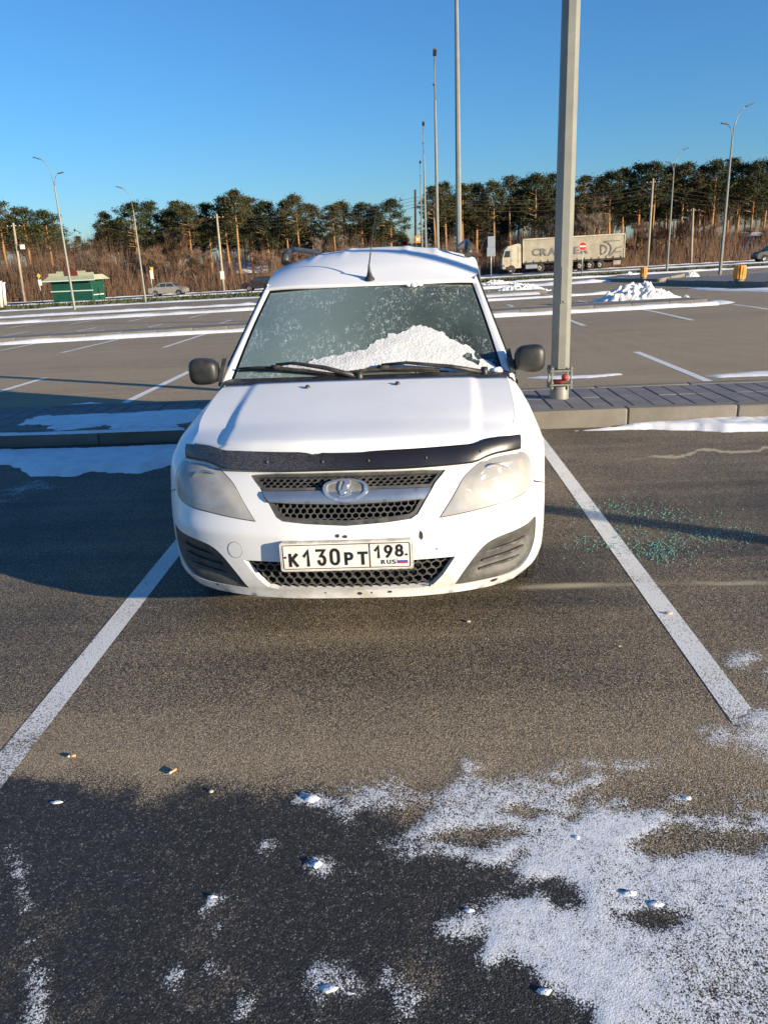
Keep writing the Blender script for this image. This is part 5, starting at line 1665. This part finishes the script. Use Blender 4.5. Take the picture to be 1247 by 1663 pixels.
# ------------------------------------------------------------------ kiosk
M['kgreen'] = simple('green_cladding', (.010, .075, .048), .5, var=.12, scale=3)
M['kcream'] = simple('cream_roof_trim', (.40, .41, .28), .6, var=.1, scale=2)
M['kwhite'] = simple('pale_green_trim', (.55, .66, .56), .6, var=.1)
M['kred'] = simple('brown_red_board', (.13, .03, .018), .6, var=.15)
KX, KY, KZ = -34.2, 80.0, gz(-34.2, 80.0)
ks = 80.0/FPX
t = empty('kiosk', (KX, KY, KZ), R(-3)); tag(t, 'green clad kiosk with cream stepped roof and brown pediment', 'kiosk')
W2, D2, Hk = 2.12, 1.4, 2.05
b = MB(); b.box((0, D2, Hk/2), (W2*2-.04, D2*2-.04, Hk)); b.build('core', M['kgreen'], t)
for j in range(10):
    z = .10+Hk*.94*j/10+.09
    MB().box((0, -.012, z), (W2*2, .03, .185), bev=.008).build('cladding_board', M['kgreen'], t)
    MB().box((W2+.012, D2, z), (.03, D2*2, .185), bev=.008).build('cladding_board', M['kgreen'], t)
MB().box((0, -.07, Hk*.52), (W2*2+.2, .10, .10)).build('counter_ledge', M['kwhite'], t)
MB().box((W2+.05, D2*.9, Hk*.30), (.12, D2*1.7, .10)).build('counter_ledge', M['kwhite'], t)
b = MB(); b.add([(-W2-.65, -.55, Hk+.05), (W2+.65, -.55, Hk+.05), (W2+.25, .35, Hk+.55), (-W2-.25, .35, Hk+.55), (W2+.65, D2*2+.4, Hk+.05), (W2+.25, D2*2-.4, Hk+.55), (-W2-.65, D2*2+.4, Hk+.05), (-W2-.25, D2*2-.4, Hk+.55)], [(0, 1, 2, 3), (1, 4, 5, 2), (4, 6, 7, 5), (6, 0, 3, 7), (3, 2, 5, 7), (0, 6, 4, 1)])
rf = b.build('roof', M['kcream'], t, fix=True)
MB().box((0, -.56, Hk+.03), (W2*2+1.35, .06, .10)).build('fascia', M['kwhite'], rf)
b = MB(); b.prism([(-W2-.25, Hk+.5), (W2+.25, Hk+.5), (W2+.25, Hk+.78), (W2-.6, Hk+.78), (W2-.6, Hk+.95), (-W2+.6, Hk+.95), (-W2+.6, Hk+.78), (-W2-.25, Hk+.78)], .30, .40); b.build('parapet', M['kcream'], rf, fix=True)
b = MB(); b.prism([(-.55, Hk+.48), (.75, Hk+.48), (.72, Hk+.85), (.30, Hk+1.25), (-.35, Hk+1.25), (-.6, Hk+1.05)], .2, .29); b.build('pediment', M['kred'], rf, fix=True)

# ------------------------------------------------------------------ poles, signs, wires
M['pole'] = simple('weathered_pole', (.36, .30, .22), .85, var=.2, scale=2)
M['pole_dark'] = simple('dark_pole', (.05, .04, .035), .85, var=.2, scale=2)
M['sign_white'] = simple('sign_white', (.75, .74, .66), .5, var=.06)
M['sign_yellow'] = simple('sign_yellow', (.80, .50, .10), .5, var=.06)
M['sign_back'] = simple('sign_back_grey', (.40, .43, .46), .45, .5, var=.08)
M['sign_red'] = simple('sign_red', (.55, .03, .03), .45, var=.06)
M['sign_orange'] = simple('sign_orange', (.75, .28, .04), .5, var=.06)
def util(px, by, tx, ty, Y, label, dark=False, r0=.17, arm=True):
    a = at_depth(px, by, Y); z0 = gz(a[0], Y); p = at_depth(tx, ty, Y)
    t = empty('utility_pole', (a[0], Y, z0)); tag(t, label, 'pole', 'utility poles along the road')
    lean = (p[0]-a[0])
    b = MB(); b.tube([(0, 0, -.1), (lean*.5, 0, (p[2]-z0)/2), (lean, 0, p[2]-z0)], [r0, r0*.85, r0*.68], 10); b.build('shaft', M['pole_dark'] if dark else M['pole'], t)
    if arm:
        b = MB(); b.box((lean*.95, 0, (p[2]-z0)*.955), (1.6, .08, .09)); a_ = b.build('crossarm', M['pole_dark'], t)
        for k in (-.7, -.25, .25, .7): MB().lathe([(0, .10), (.035, .09), (.05, .02), (.03, 0)], (lean*.95+k, 0, (p[2]-z0)*.955+.045), 'Z', 8).build('insulator', M['sign_white'], a_)
    return (a[0]+lean, Y, p[2]), t
U1, tu = util(40, 487, 22, 362, 93, 'pale leaning utility pole at the left edge with a white box')
q = at_depth(39, 401, 93); MB().box((0, 0, 0), (.42, .30, .5)).build('lamp_box', M['sign_white'], tu, (q[0]-tu.location.x, -.3, q[2]-tu.location.z))
b = MB(); b.tube([(q[0]-tu.location.x-1.6, -.05, q[2]-tu.location.z+.3), (q[0]-tu.location.x, -.3, q[2]-tu.location.z+.25)], .03, 5); b.build('bracket', M['pole_dark'], tu)
U2, tu = util(364, 474, 352, 348, 92.5, 'pale utility pole with a white notice left of the snowy roofed house')
q = at_depth(362, 447, 92.5); MB().box((0, 0, 0), (.45, .05, .9)).build('notice', M['sign_white'], tu, (q[0]-tu.location.x, -.22, q[2]-tu.location.z))
U3, tu = util(1050, 434, 1060, 290, 100, 'pale utility pole between the truck and the farther forked lamp post')
U4, tu = util(1121, 430, 1125, 338, 100.5, 'shorter utility pole between the two forked lamp posts')
U5, tu = util(676, 470, 674, 308, 93, 'dark utility pole with an orange box behind the van roof', True, .17, False)
q = at_depth(678, 389, 93); o = MB().box((0, 0, 0), (.62, .12, .80), bev=.03).build('sign_box', M['sign_orange'], tu, (q[0]-tu.location.x, -.28, q[2]-tu.location.z)); MB().box((0, -.07, 0), (.30, .03, .30)).build('sign_face', M['sign_white'], o)
def wire(A, B_, sag, label):
    b = MB(); P = []
    for i in range(17):
        f = i/16; P.append((A[0]+(B_[0]-A[0])*f, A[1]+(B_[1]-A[1])*f, A[2]+(B_[2]-A[2])*f-sag*4*f*(1-f)))
    b.tube(P, .016, 4, cap=False); tag(b.build('power_line', M['pole_dark']), label, 'wire', 'wires along the road')
off = lambda p, d: (p[0], p[1], p[2]+d)
U6 = (at_depth(1330, 320, 100)[0], 100, at_depth(1330, 320, 100)[2])
for k in range(4):
    lab = ['top', 'second', 'third', 'lowest'][k]
    wire(off(U2, -.3-.35*k), off(U5, -.8-.35*k), .7, '%s wire strung between the poles left of the van antenna' % lab)
    wire(off(U5, -.8-.35*k), off(U3, -.6-.45*k), 1.0, '%s wire strung above the truck' % lab)
    wire(off(U3, -.6-.45*k), off(U6, -.3-.45*k), .5, '%s wire strung between the poles at the right' % lab)
    if k < 2: wire(off(U1, -2.6-.4*k), off(U2, -.3-.35*k), .8, '%s wire strung above the green kiosk' % lab)
def sign(px, by, Y, parts, label, r=.035, ty=None):
    a = at_depth(px, by, Y); z0 = gz(a[0], Y)
    t = empty('road_sign', (a[0], Y, z0)); tag(t, label, 'sign')
    b = MB(); top = max(at_depth(p[1], p[2], Y)[2] for p in parts)-z0
    b.tube([(0, 0, -.1), (0, 0, top+.25)], r, 8); b.build('post', M['sign_back'], t)
    for kind, x, y, w, h_, mt in parts:
        q = at_depth(x, y, Y); k = Y/FPX*1.02
        c_ = (q[0]-a[0], -.06, q[2]-z0)
        if kind == 'rect': MB().box((0, 0, 0), (w*k, .03, h_*k), bev=.01).build('plate', M[mt], t, c_)
        elif kind == 'diamond':
            b = MB(); s = w*k/2; b.prism([(0, -s*1.3), (s, 0), (0, s*1.3), (-s, 0)], -.015, .015); b.build('plate', M[mt], t, c_, fix=True)
        else:
            s = w*k/2
            b = MB(); b.lathe([(0, -.016), (s, -.014), (s, .014), (0, .016)], (0, 0, 0), 'Y', 32, False); d = b.build('plate', M[mt], t, c_)
            b = MB(); b.lathe([(s*.93, -.018), (s*1.0, -.018)], (0, 0, 0), 'Y', 32, False); b.build('rim', M['sign_white'], d)
            MB().box((0, -.022, 0), (s*1.46, .010, s*.36)).build('bar', M['sign_white'], d)
    return t
sign(944, 449, 65.5, [('disc', 945.5, 400, 12.5, 0, 'sign_red')], 'round red no entry sign with white bar in front of the trailer', .04)
sign(797, 460, 59.6, [('rect', 797.5, 393, 11, 16, 'sign_back'), ('rect', 797, 409, 12.5, 13, 'sign_back')], 'post with two grey sign plates seen from behind left of the truck', .04)
sign(69, 487, 86, [('diamond', 64, 448, 6, 9, 'sign_yellow'), ('rect', 66, 459, 5.5, 9, 'sign_white')], 'roadside post with yellow diamond and white plate left of the kiosk', .05)
sign(250, 484, 77, [('rect', 247, 446, 5, 13, 'sign_white'), ('rect', 247, 436.5, 4, 5, 'sign_yellow')], 'narrow white sign on a thin post behind the silver car', .035)
for k, (px, by, ty) in enumerate(((2, 495, 458), (8, 491, 460))):
    a = at_depth(px, by, 66+k*3); q = at_depth(px-2, ty, 66+k*3)
    b = MB(); b.tube([(0, 0, -.2), (q[0]-a[0], 0, q[2]-a[2])], [.16, .13], 8); b.box((q[0]-a[0], 0, q[2]-a[2]+.04), (.3, .3, .08), bev=.02)
    tag(b.build('gate_post', M['sign_white'], None, a), ['thick cream post cut by the left edge', 'cream post second from the left edge'][k], 'post', 'cream posts at the left edge')

# ------------------------------------------------------------------ house behind the trunks
M['house_wall'] = simple('dim_house_wall', (.10, .11, .11), .9, var=.3, scale=1)
M['pale_wall'] = simple('pale_house_wall', (.50, .46, .40), .9, var=.2, scale=1)
def house(X, Y, w, d, h, rh, label, wall, rz=0.0):
    t = empty('house', (X, Y, gz(X, Y)-.1), rz); tag(t, label, 'house', 'houses behind the trees')
    b = MB(); b.box((0, d/2, h/2), (w, d, h)); b.build('wall', wall, t)
    b = MB(); b.prism([(-.5, 0), (d+.5, 0), (d/2, rh)], -w/2-.4, w/2+.4); b.V = [(y, x, z+h) for x, y, z in b.V]; b.build('roof', M['snow'], t, fix=True)
    for x in (-w*.3, w*.05, w*.33):
        f = MB(); f.box((x, -.03, h*.55), (w*.14, .08, h*.36)); o = f.build('window', M['pole_dark'], t); MB().box((x, -.08, h*.55), (w*.12, .02, h*.31)).build('pane', M['side_glass'], o)
a = at_depth(395, 466, 108); house(a[0], 108, 7.0, 6, 2.0, 1.6, 'low house with a snow covered roof behind the pine trunks', M['house_wall'])
a = at_depth(330, 462, 112); house(a[0], 112, 9.0, 6, 1.9, .6, 'long pale shed half hidden by trunks left of the snowy roofed house', M['pale_wall'])
a = at_depth(1238, 405, 106); house(a[0], 106, 5.0, 4, 3.0, .5, 'blue hut among the trees at the right edge', simple('blue_wall', (.05, .10, .24), .7, var=.2))

# ------------------------------------------------------------------ cars on the road
def sedan(X, Y, mat, label, flip=False, L=4.25, hk=1.0):
    t = empty('parked_car', (X, Y, gz(X, Y)+.03), math.pi if flip else 0); tag(t, label, 'car', 'cars on the road')
    h = hk
    prof = [(-2.10, .35), (-2.14, .60), (-2.08, .86), (-1.45, .93), (-.85, 1.34), (-.55, 1.41), (.35, 1.41), (.62, 1.36), (1.12, .95), (1.85, .84), (2.08, .70), (2.12, .45), (2.05, .30), (1.70, .27), (1.66, .45), (1.50, .60), (1.22, .62), (1.00, .50), (.93, .26), (-1.0, .26), (-1.05, .48), (-1.22, .62), (-1.52, .61), (-1.70, .45), (-1.74, .28)]
    prof = [(x*L/4.25, z*h) for x, z in prof]
    b = MB(); n = len(prof)
    V, F = [], []
    for yy, k in ((-.82, 0), (.82, 0)):
        for x, z in prof:
            s = 1-.22*max(0, (z-.9*h)/(.5*h)); V.append((x, yy*s, z))
    F = [tuple(range(n)), tuple(reversed(range(n, 2*n)))]+[(i, n+i, n+(i+1) % n, (i+1) % n) for i in range(n)]
    b.add(V, F); body = b.build('body', mat, t, fix=True)
    for sy in (-1, 1):
        for P in ([(-.80, .97), (-.10, .97), (-.10, 1.33), (-.70, 1.31)], [(-.02, .97), (.92, .97), (.58, 1.30), (-.02, 1.33)], [(-1.28, .97), (-.88, .97), (-.80, 1.25)]):
            V = []
            for x, z in P:
                z *= h; s = 1-.22*max(0, (z-.9*h)/(.5*h)); V.append((x*L/4.25, sy*(.82*s+.008), z))
            mesh('side_window', V, [tuple(range(len(P)))[::(1 if sy < 0 else -1)]], M['dark_glass'], t)
        for wx in (-1.36, 1.34):
            w = empty('wheel', (wx*L/4.25, sy*.74, .29*h), 0, t)
            MB().lathe([(.16, -.09), (.27*h, -.09), (.295*h, -.06), (.295*h, .06), (.27*h, .09), (.16, .09)], (0, 0, 0), 'Y', 24).build('tyre', M['rubber'], w)
            MB().lathe([(0, sy*.075), (.10, sy*.08), (.17, sy*.06), (.18, sy*.085), (.18, 0)], (0, 0, 0), 'Y', 20).build('rim', M['steel'], w)
        MB().box((2.04*L/4.25, sy*.60, .66*h), (.12, .34, .15), bev=.03).build('headlight', M['reflector'], t)
        MB().box((-2.08*L/4.25, sy*.62, .70*h), (.10, .30, .16), bev=.03).build('tail_lamp', M['flag_red'], t)
    for P in ([(.66, 1.33), (1.10, .985)], [(-.88, 1.315), (-1.40, .965)]):
        V = []
        for (x, z), hw in zip(P, (.60, .72)):
            V += [(x*L/4.25+.012*math.copysign(1, x), -hw, z*h+.012), (x*L/4.25+.012*math.copysign(1, x), hw, z*h+.012)]
        mesh('windscreen', V, [(0, 1, 3, 2)], M['dark_glass'], t)
M['dark_glass'] = simple('dark_car_glass', (.03, .045, .055), .12, var=.1)
M['silver'] = simple('silver_beige_paint', (.40, .37, .31), .35, .4, var=.1, dirt=(.28, .24, .18), dirt_amt=.5)
M['dark_paint'] = simple('dark_car_paint', (.03, .022, .025), .3, .2, var=.1, dirt=(.12, .09, .07), dirt_amt=.5)
M['green_grey'] = simple('dark_green_paint', (.09, .10, .085), .35, .2, var=.1, dirt=(.2, .18, .14), dirt_amt=.5)
a = at_depth(276, 480, 84); sedan(a[0], 84, M['silver'], 'silver beige sedan driving on the road left of the van', False, 3.95, .95)
a = at_depth(428, 472, 83); sedan(a[0], 83, M['dark_paint'], 'dark car on the road half hidden by the van roof corner', True, 4.2, 1.0)
a = at_depth(1256, 425, 84); sedan(a[0], 84, M['green_grey'], 'dark car cut by the right edge of the picture', True, 4.2, 1.15)

# ------------------------------------------------------------------ truck
M['tarp'] = simple('dirty_cream_tarpaulin', (.40, .355, .265), .7, var=.12, scale=1.2, dirt=(.26, .22, .15), dirt_amt=.6)
M['cab'] = simple('dirty_cream_cab', (.60, .54, .40), .45, var=.1, scale=1.5, dirt=(.30, .23, .15), dirt_amt=.6)
M['tarp_ink'] = simple('faded_grey_lettering', (.16, .16, .155), .7, var=.2, scale=3)
M['chassis'] = simple('truck_chassis', (.03, .028, .025), .8, var=.3, dirt=(.14, .11, .08), dirt_amt=.5)
TY = 97.0
xa = at_depth(815, 447, TY)[0]; xb = at_depth(1013, 438, TY)[0]
tz = gz((xa+xb)/2, TY)+.03
TL = xb-xa
truck = empty('truck', (xa, TY, tz), math.atan2(gz(xb, TY)-gz(xa, TY), 1)*0); tag(truck, 'dirty cream articulated truck with grey lettering behind the lamp post', 'truck')
truck.rotation_euler = (0, -math.atan2(gz(xb, TY)-gz(xa, TY), TL), 0)
px2x = lambda px: (at_depth(px, 440, TY)[0]-xa)
cl = px2x(846)
b = MB(); b.prism([(.10, .55), (.02, .90), (.05, 1.75), (.32, 2.75), (.75, 3.15), (cl-.35, 3.40), (cl-.05, 3.30), (cl, .60)], -.02, 2.42); cabo = b.build('cab', M['cab'], truck, fix=True)
b = MB(); b.prism([(.20, 1.90), (.95, 1.90), (.95, 2.62), (.42, 2.62)], -.035, .0); b.build('side_window', M['dark_glass'], cabo, fix=True)
b = MB(); b.add([(.04, .2, 1.82), (.04, 2.2, 1.82), (.30, 2.2, 2.68), (.30, .2, 2.68)], [(0, 3, 2, 1)]); b.build('windscreen', M['dark_glass'], cabo)
MB().box((1.05, -.03, 1.75), (.02, .02, 2.0)).build('door_seam', M['chassis'], cabo)
MB().box((-.08, -.18, 2.15), (.14, .12, .62), bev=.03).build('mirror', M['chassis'], cabo)
MB().box((.20, -.03, .95), (.30, .06, .22), bev=.03).build('headlight', M['reflector'], cabo)
MB().box((cl-.22, -.03, 2.1), (.36, .05, 1.9), bev=.02).build('side_fairing', M['cab'], cabo)
MB().box((.9, -.02, .62), (.9, .06, .4), bev=.03).build('step', M['chassis'], cabo)
x0, x1 = px2x(849), px2x(1012)
trl = empty('trailer', parent=truck)
b = MB(); n = 33; V, F = [], []
for i in range(n):
    x = x0+(x1-x0)*i/(n-1)
    for z in (1.18, 1.6, 2.4, 3.2, 3.70): V.append((x, .012*math.sin(i*2.1)+.01*math.sin(i*.9+z), z))
F = [(i*5+k, (i+1)*5+k, (i+1)*5+k+1, i*5+k+1) for i in range(n-1) for k in range(4)]
b.add(V, F, True); b.build('curtain', M['tarp'], trl)
MB().box(((x0+x1)/2, 1.28, 2.42), (x1-x0-.05, 2.45, 2.40)).build('load_box', M['tarp'], trl)
MB().box(((x0+x1)/2, 1.24, 3.80), (x1-x0+.06, 2.60, .16), bev=.02).build('roof_rail', M['cab'], trl)
MB().box(((x0+x1)/2, 1.24, 1.06), (x1-x0, 2.50, .18)).build('floor_beam', M['chassis'], trl)
for xx in (x0, x1): MB().box((xx, -.01, 2.45), (.10, .08, 2.6)).build('corner_post', M['cab'], trl)
for i in range(14):
    xx = x0+.4+(x1-x0-.8)*i/13
    MB().box((xx, -.045, 1.22), (.05, .03, .34)).build('strap', M['chassis'], trl)
MB().box(((x0+x1)/2+1, 1.2, .80), (x1-x0-2, 1.0, .30)).build('chassis_beam', M['chassis'], trl)
MB().box((px2x(920), .2, .72), (1.5, .5, .6), bev=.05).build('tool_box', M['chassis'], trl)
MB().box((px2x(1000), .1, .60), (.9, .4, .5), bev=.04).build('pallet_box', M['tarp'], trl)
MB().box((px2x(862), .05, .68), (1.4, .5, .5), bev=.06).build('fuel_tank', M['sign_back'], truck)
MB().box((px2x(865), 1.2, .90), (4.2, .9, .2)).build('tractor_frame', M['chassis'], truck)
for px in (830, 877, 941.5, 957.5, 974):
    rw = .52 if px < 900 else .50
    for yy in (.14, 2.2):
        w = empty('wheel', (px2x(px), yy, rw-.02), 0, truck)
        MB().lathe([(.28, -.16), (rw*.92, -.16), (rw, -.11), (rw, .11), (rw*.92, .16), (.28, .16)], (0, 0, 0), 'Y', 28).build('tyre', M['rubber'], w)
        MB().lathe([(0, -.10), (.12, -.12), (.15, -.06), (.24, -.05), (.29, -.15), (.29, .1)], (0, 0, 0), 'Y', 24).build('rim', M['tarp'], w)
for px in (877,): MB().box((px2x(px), .15, 1.02), (1.3, .4, .05)).build('mudguard', M['chassis'], truck)
crp = lambda x, y: (px2x(780+x/4.4536), (3.72-(y-155)/(322-155)*(3.72-1.22)))
def tz_off(x): return -(x-620)/650*.0
for chx, c0, c1_, y0, y1 in (('C', 372, 425, 222, 278), ('R', 430, 482, 220, 277), ('A', 484, 545, 218, 276), ('F', 548, 590, 214, 270), ('T', 595, 640, 212, 268), ('E', 672, 712, 208, 264), ('R', 722, 776, 206, 262)):
    xl, _ = crp(c0, 0); xr, _ = crp(c1_, 0); zt = crp(0, (y0+y1)/2+ (c0-372)*.055-28)[1]; zb = crp(0, (y0+y1)/2+(c0-372)*.055+28)[1]
    glyph(chx, xl, zb, zt-zb, xr-xl, trl, M['tarp_ink'], .03, -.045, 'letter')
def stroke(P, w, name):
    b = MB()
    for (a, c_) in zip(P, P[1:]):
        (ax, az), (bx, bz) = crp(*a), crp(*c_)
        L = math.hypot(bx-ax, bz-az); n1 = (-(bz-az)/L*w/2, (bx-ax)/L*w/2)
        b.add([(ax+n1[0], -.045, az+n1[1]), (ax-n1[0], -.045, az-n1[1]), (bx-n1[0], -.045, bz-n1[1]), (bx+n1[0], -.045, bz+n1[1])], [(0, 1, 2, 3)])
    b.build(name, M['tarp_ink'], trl)
dsh = 20
stroke([(865, 205+dsh), (865, 275+dsh), (890, 268+dsh), (905, 245+dsh), (905, 225+dsh), (885, 208+dsh), (862, 205+dsh)], .16, 'emblem_letter')
stroke([(885, 178+dsh), (915, 190+dsh), (935, 215+dsh), (938, 245+dsh), (925, 275+dsh), (895, 293+dsh)], .13, 'emblem_arc')
stroke([(890, 176+dsh), (1000, 178+dsh)], .10, 'emblem_arc')
stroke([(1015, 225+dsh), (975, 232+dsh), (958, 260+dsh), (925, 292+dsh)], .12, 'emblem_arc')
stroke([(968, 262+dsh), (1010, 260+dsh)], .12, 'emblem_arc')

# ------------------------------------------------------------------ litter and broken glass on the ground
M['shard'] = None
t_ = NT('green_tempered_glass'); t_.base((.22, .50, .45)); t_.set(Roughness=.08, Transmission_Weight=.35, IOR=1.5, Specular_IOR_Level=.6); M['shard'] = t_.m
sr_ = random.Random(17); V, F = [], []
clusters = [(1005, 828, 38, 8, 230), (1075, 838, 45, 8, 180), (1150, 868, 42, 8, 240), (1200, 872, 30, 6, 90), (1072, 895, 18, 8, 320), (1040, 880, 30, 12, 200), (965, 883, 25, 7, 130), (930, 825, 30, 5, 60), (1060, 860, 70, 28, 330), (1120, 890, 40, 20, 80)]
for cx, cy, sx, sy, n in clusters:
    for i in range(int(n*.55)):
        x, y, z = hit(sr_.gauss(cx, sx), sr_.gauss(cy, sy))
        s = sr_.uniform(.0018, .0042); a = sr_.uniform(0, 6.28)
        b = len(V)
        for dz in (0, 1):
            for k in range(4):
                V.append((x+s*math.cos(a+k*1.57)*sr_.uniform(.6, 1.3), y+s*math.sin(a+k*1.57)*sr_.uniform(.6, 1.3), z+.0015+dz*s*1.2+(sr_.uniform(0, .002) if dz else 0)))
        F += [(b+4, b+5, b+6, b+7), (b, b+1, b+5, b+4), (b+1, b+2, b+6, b+5), (b+2, b+3, b+7, b+6), (b+3, b, b+4, b+7)]
tag(mesh('broken_glass', V, F, M['shard']), 'scatter of teal tempered glass crumbs on the asphalt right of the van', kind='stuff')
M['butt_paper'] = simple('cigarette_paper', (.62, .34, .16), .8, var=.15, scale=80)
M['butt_white'] = simple('cigarette_white', (.70, .66, .58), .8, var=.1, scale=80)
def butt(px, py, ang, label):
    x, y, z = hit(px, py); t = empty('cigarette_butt', (x, y, z+.008), ang); tag(t, label, 'cigarette butt', 'cigarette butts on the asphalt')
    b = MB(); b.tube([(-.004, 0, 0), (.014, 0, 0)], .0042, 10); b.build('filter', M['butt_paper'], t)
    b = MB(); b.tube([(-.013, 0, -.001), (-.004, 0, 0)], [.0036, .0042], 10); b.build('paper', M['butt_white'], t)
butt(117, 1231, .1, 'orange cigarette butt near the left edge beside the bay line')
butt(281, 1256, .9, 'bent cigarette butt on the tan asphalt below the left bay line')
M['pebble'] = simple('pale_pebble', (.42, .36, .27), .8, var=.25, scale=60, bump=.3)
for i, (px, py, s, mt, lab) in enumerate(((1085, 997, .012, 'pebble', 'tan pebble lying on the right bay line'), (343, 1286, .008, 'pebble', 'small tan pebble at the edge of the dark asphalt'), (92, 1304, .010, 'snow', 'small white crumb of snow on the dark asphalt at the left'), (1115, 1297, .011, 'snow', 'white snow crumb on the brown patch at the right'), (345, 1458, .010, 'snow', 'white snow crumb on the dark asphalt at the lower left'), (885, 1612, .011, 'snow', 'snow lump at the lower edge of the snow field'), (535, 1608, .012, 'snow', 'snow lump at the bottom centre'), (762, 1480, .010, 'snow', 'snow crumb at the end of the white streak'), (935, 1362, .011, 'snow', 'snow lump in the middle of the snow field'), (1022, 1453, .014, 'snow', 'snow lump right of the dark streak in the snow field'), (1065, 1470, .013, 'snow', 'snow lump near the right of the snow field'), (1005, 1050, .006, 'pebble', 'tiny pebble inside the bay before the van'), (760, 1010, .009, 'pebble', 'grit lump in front of the bumper'))):
    x, y, z = hit(px, py); r = random.Random(i)
    b = MB(); b.lathe([(0, -.7), (.6, -.55), (1, 0), (.75, .55), (.3, .8), (0, .85)], (0, 0, 0), 'Z', 11, True)
    fx, fy = r.uniform(1.0, 1.8), r.uniform(.6, .9)
    jt = .35 if mt == 'snow' else .15
    b.V = [(p[0]*s*fx*r.uniform(1-jt, 1+jt), p[1]*s*fy*r.uniform(1-jt, 1+jt), p[2]*s*(.45 if mt == 'snow' else .75)*r.uniform(1-jt, 1+jt)) for p in b.V]
    o = b.build('pebble' if mt == 'pebble' else 'snow_crumb', M[mt], None, (x, y, z+s*.25)); tag(o, lab, 'pebble' if mt == 'pebble' else 'snow')
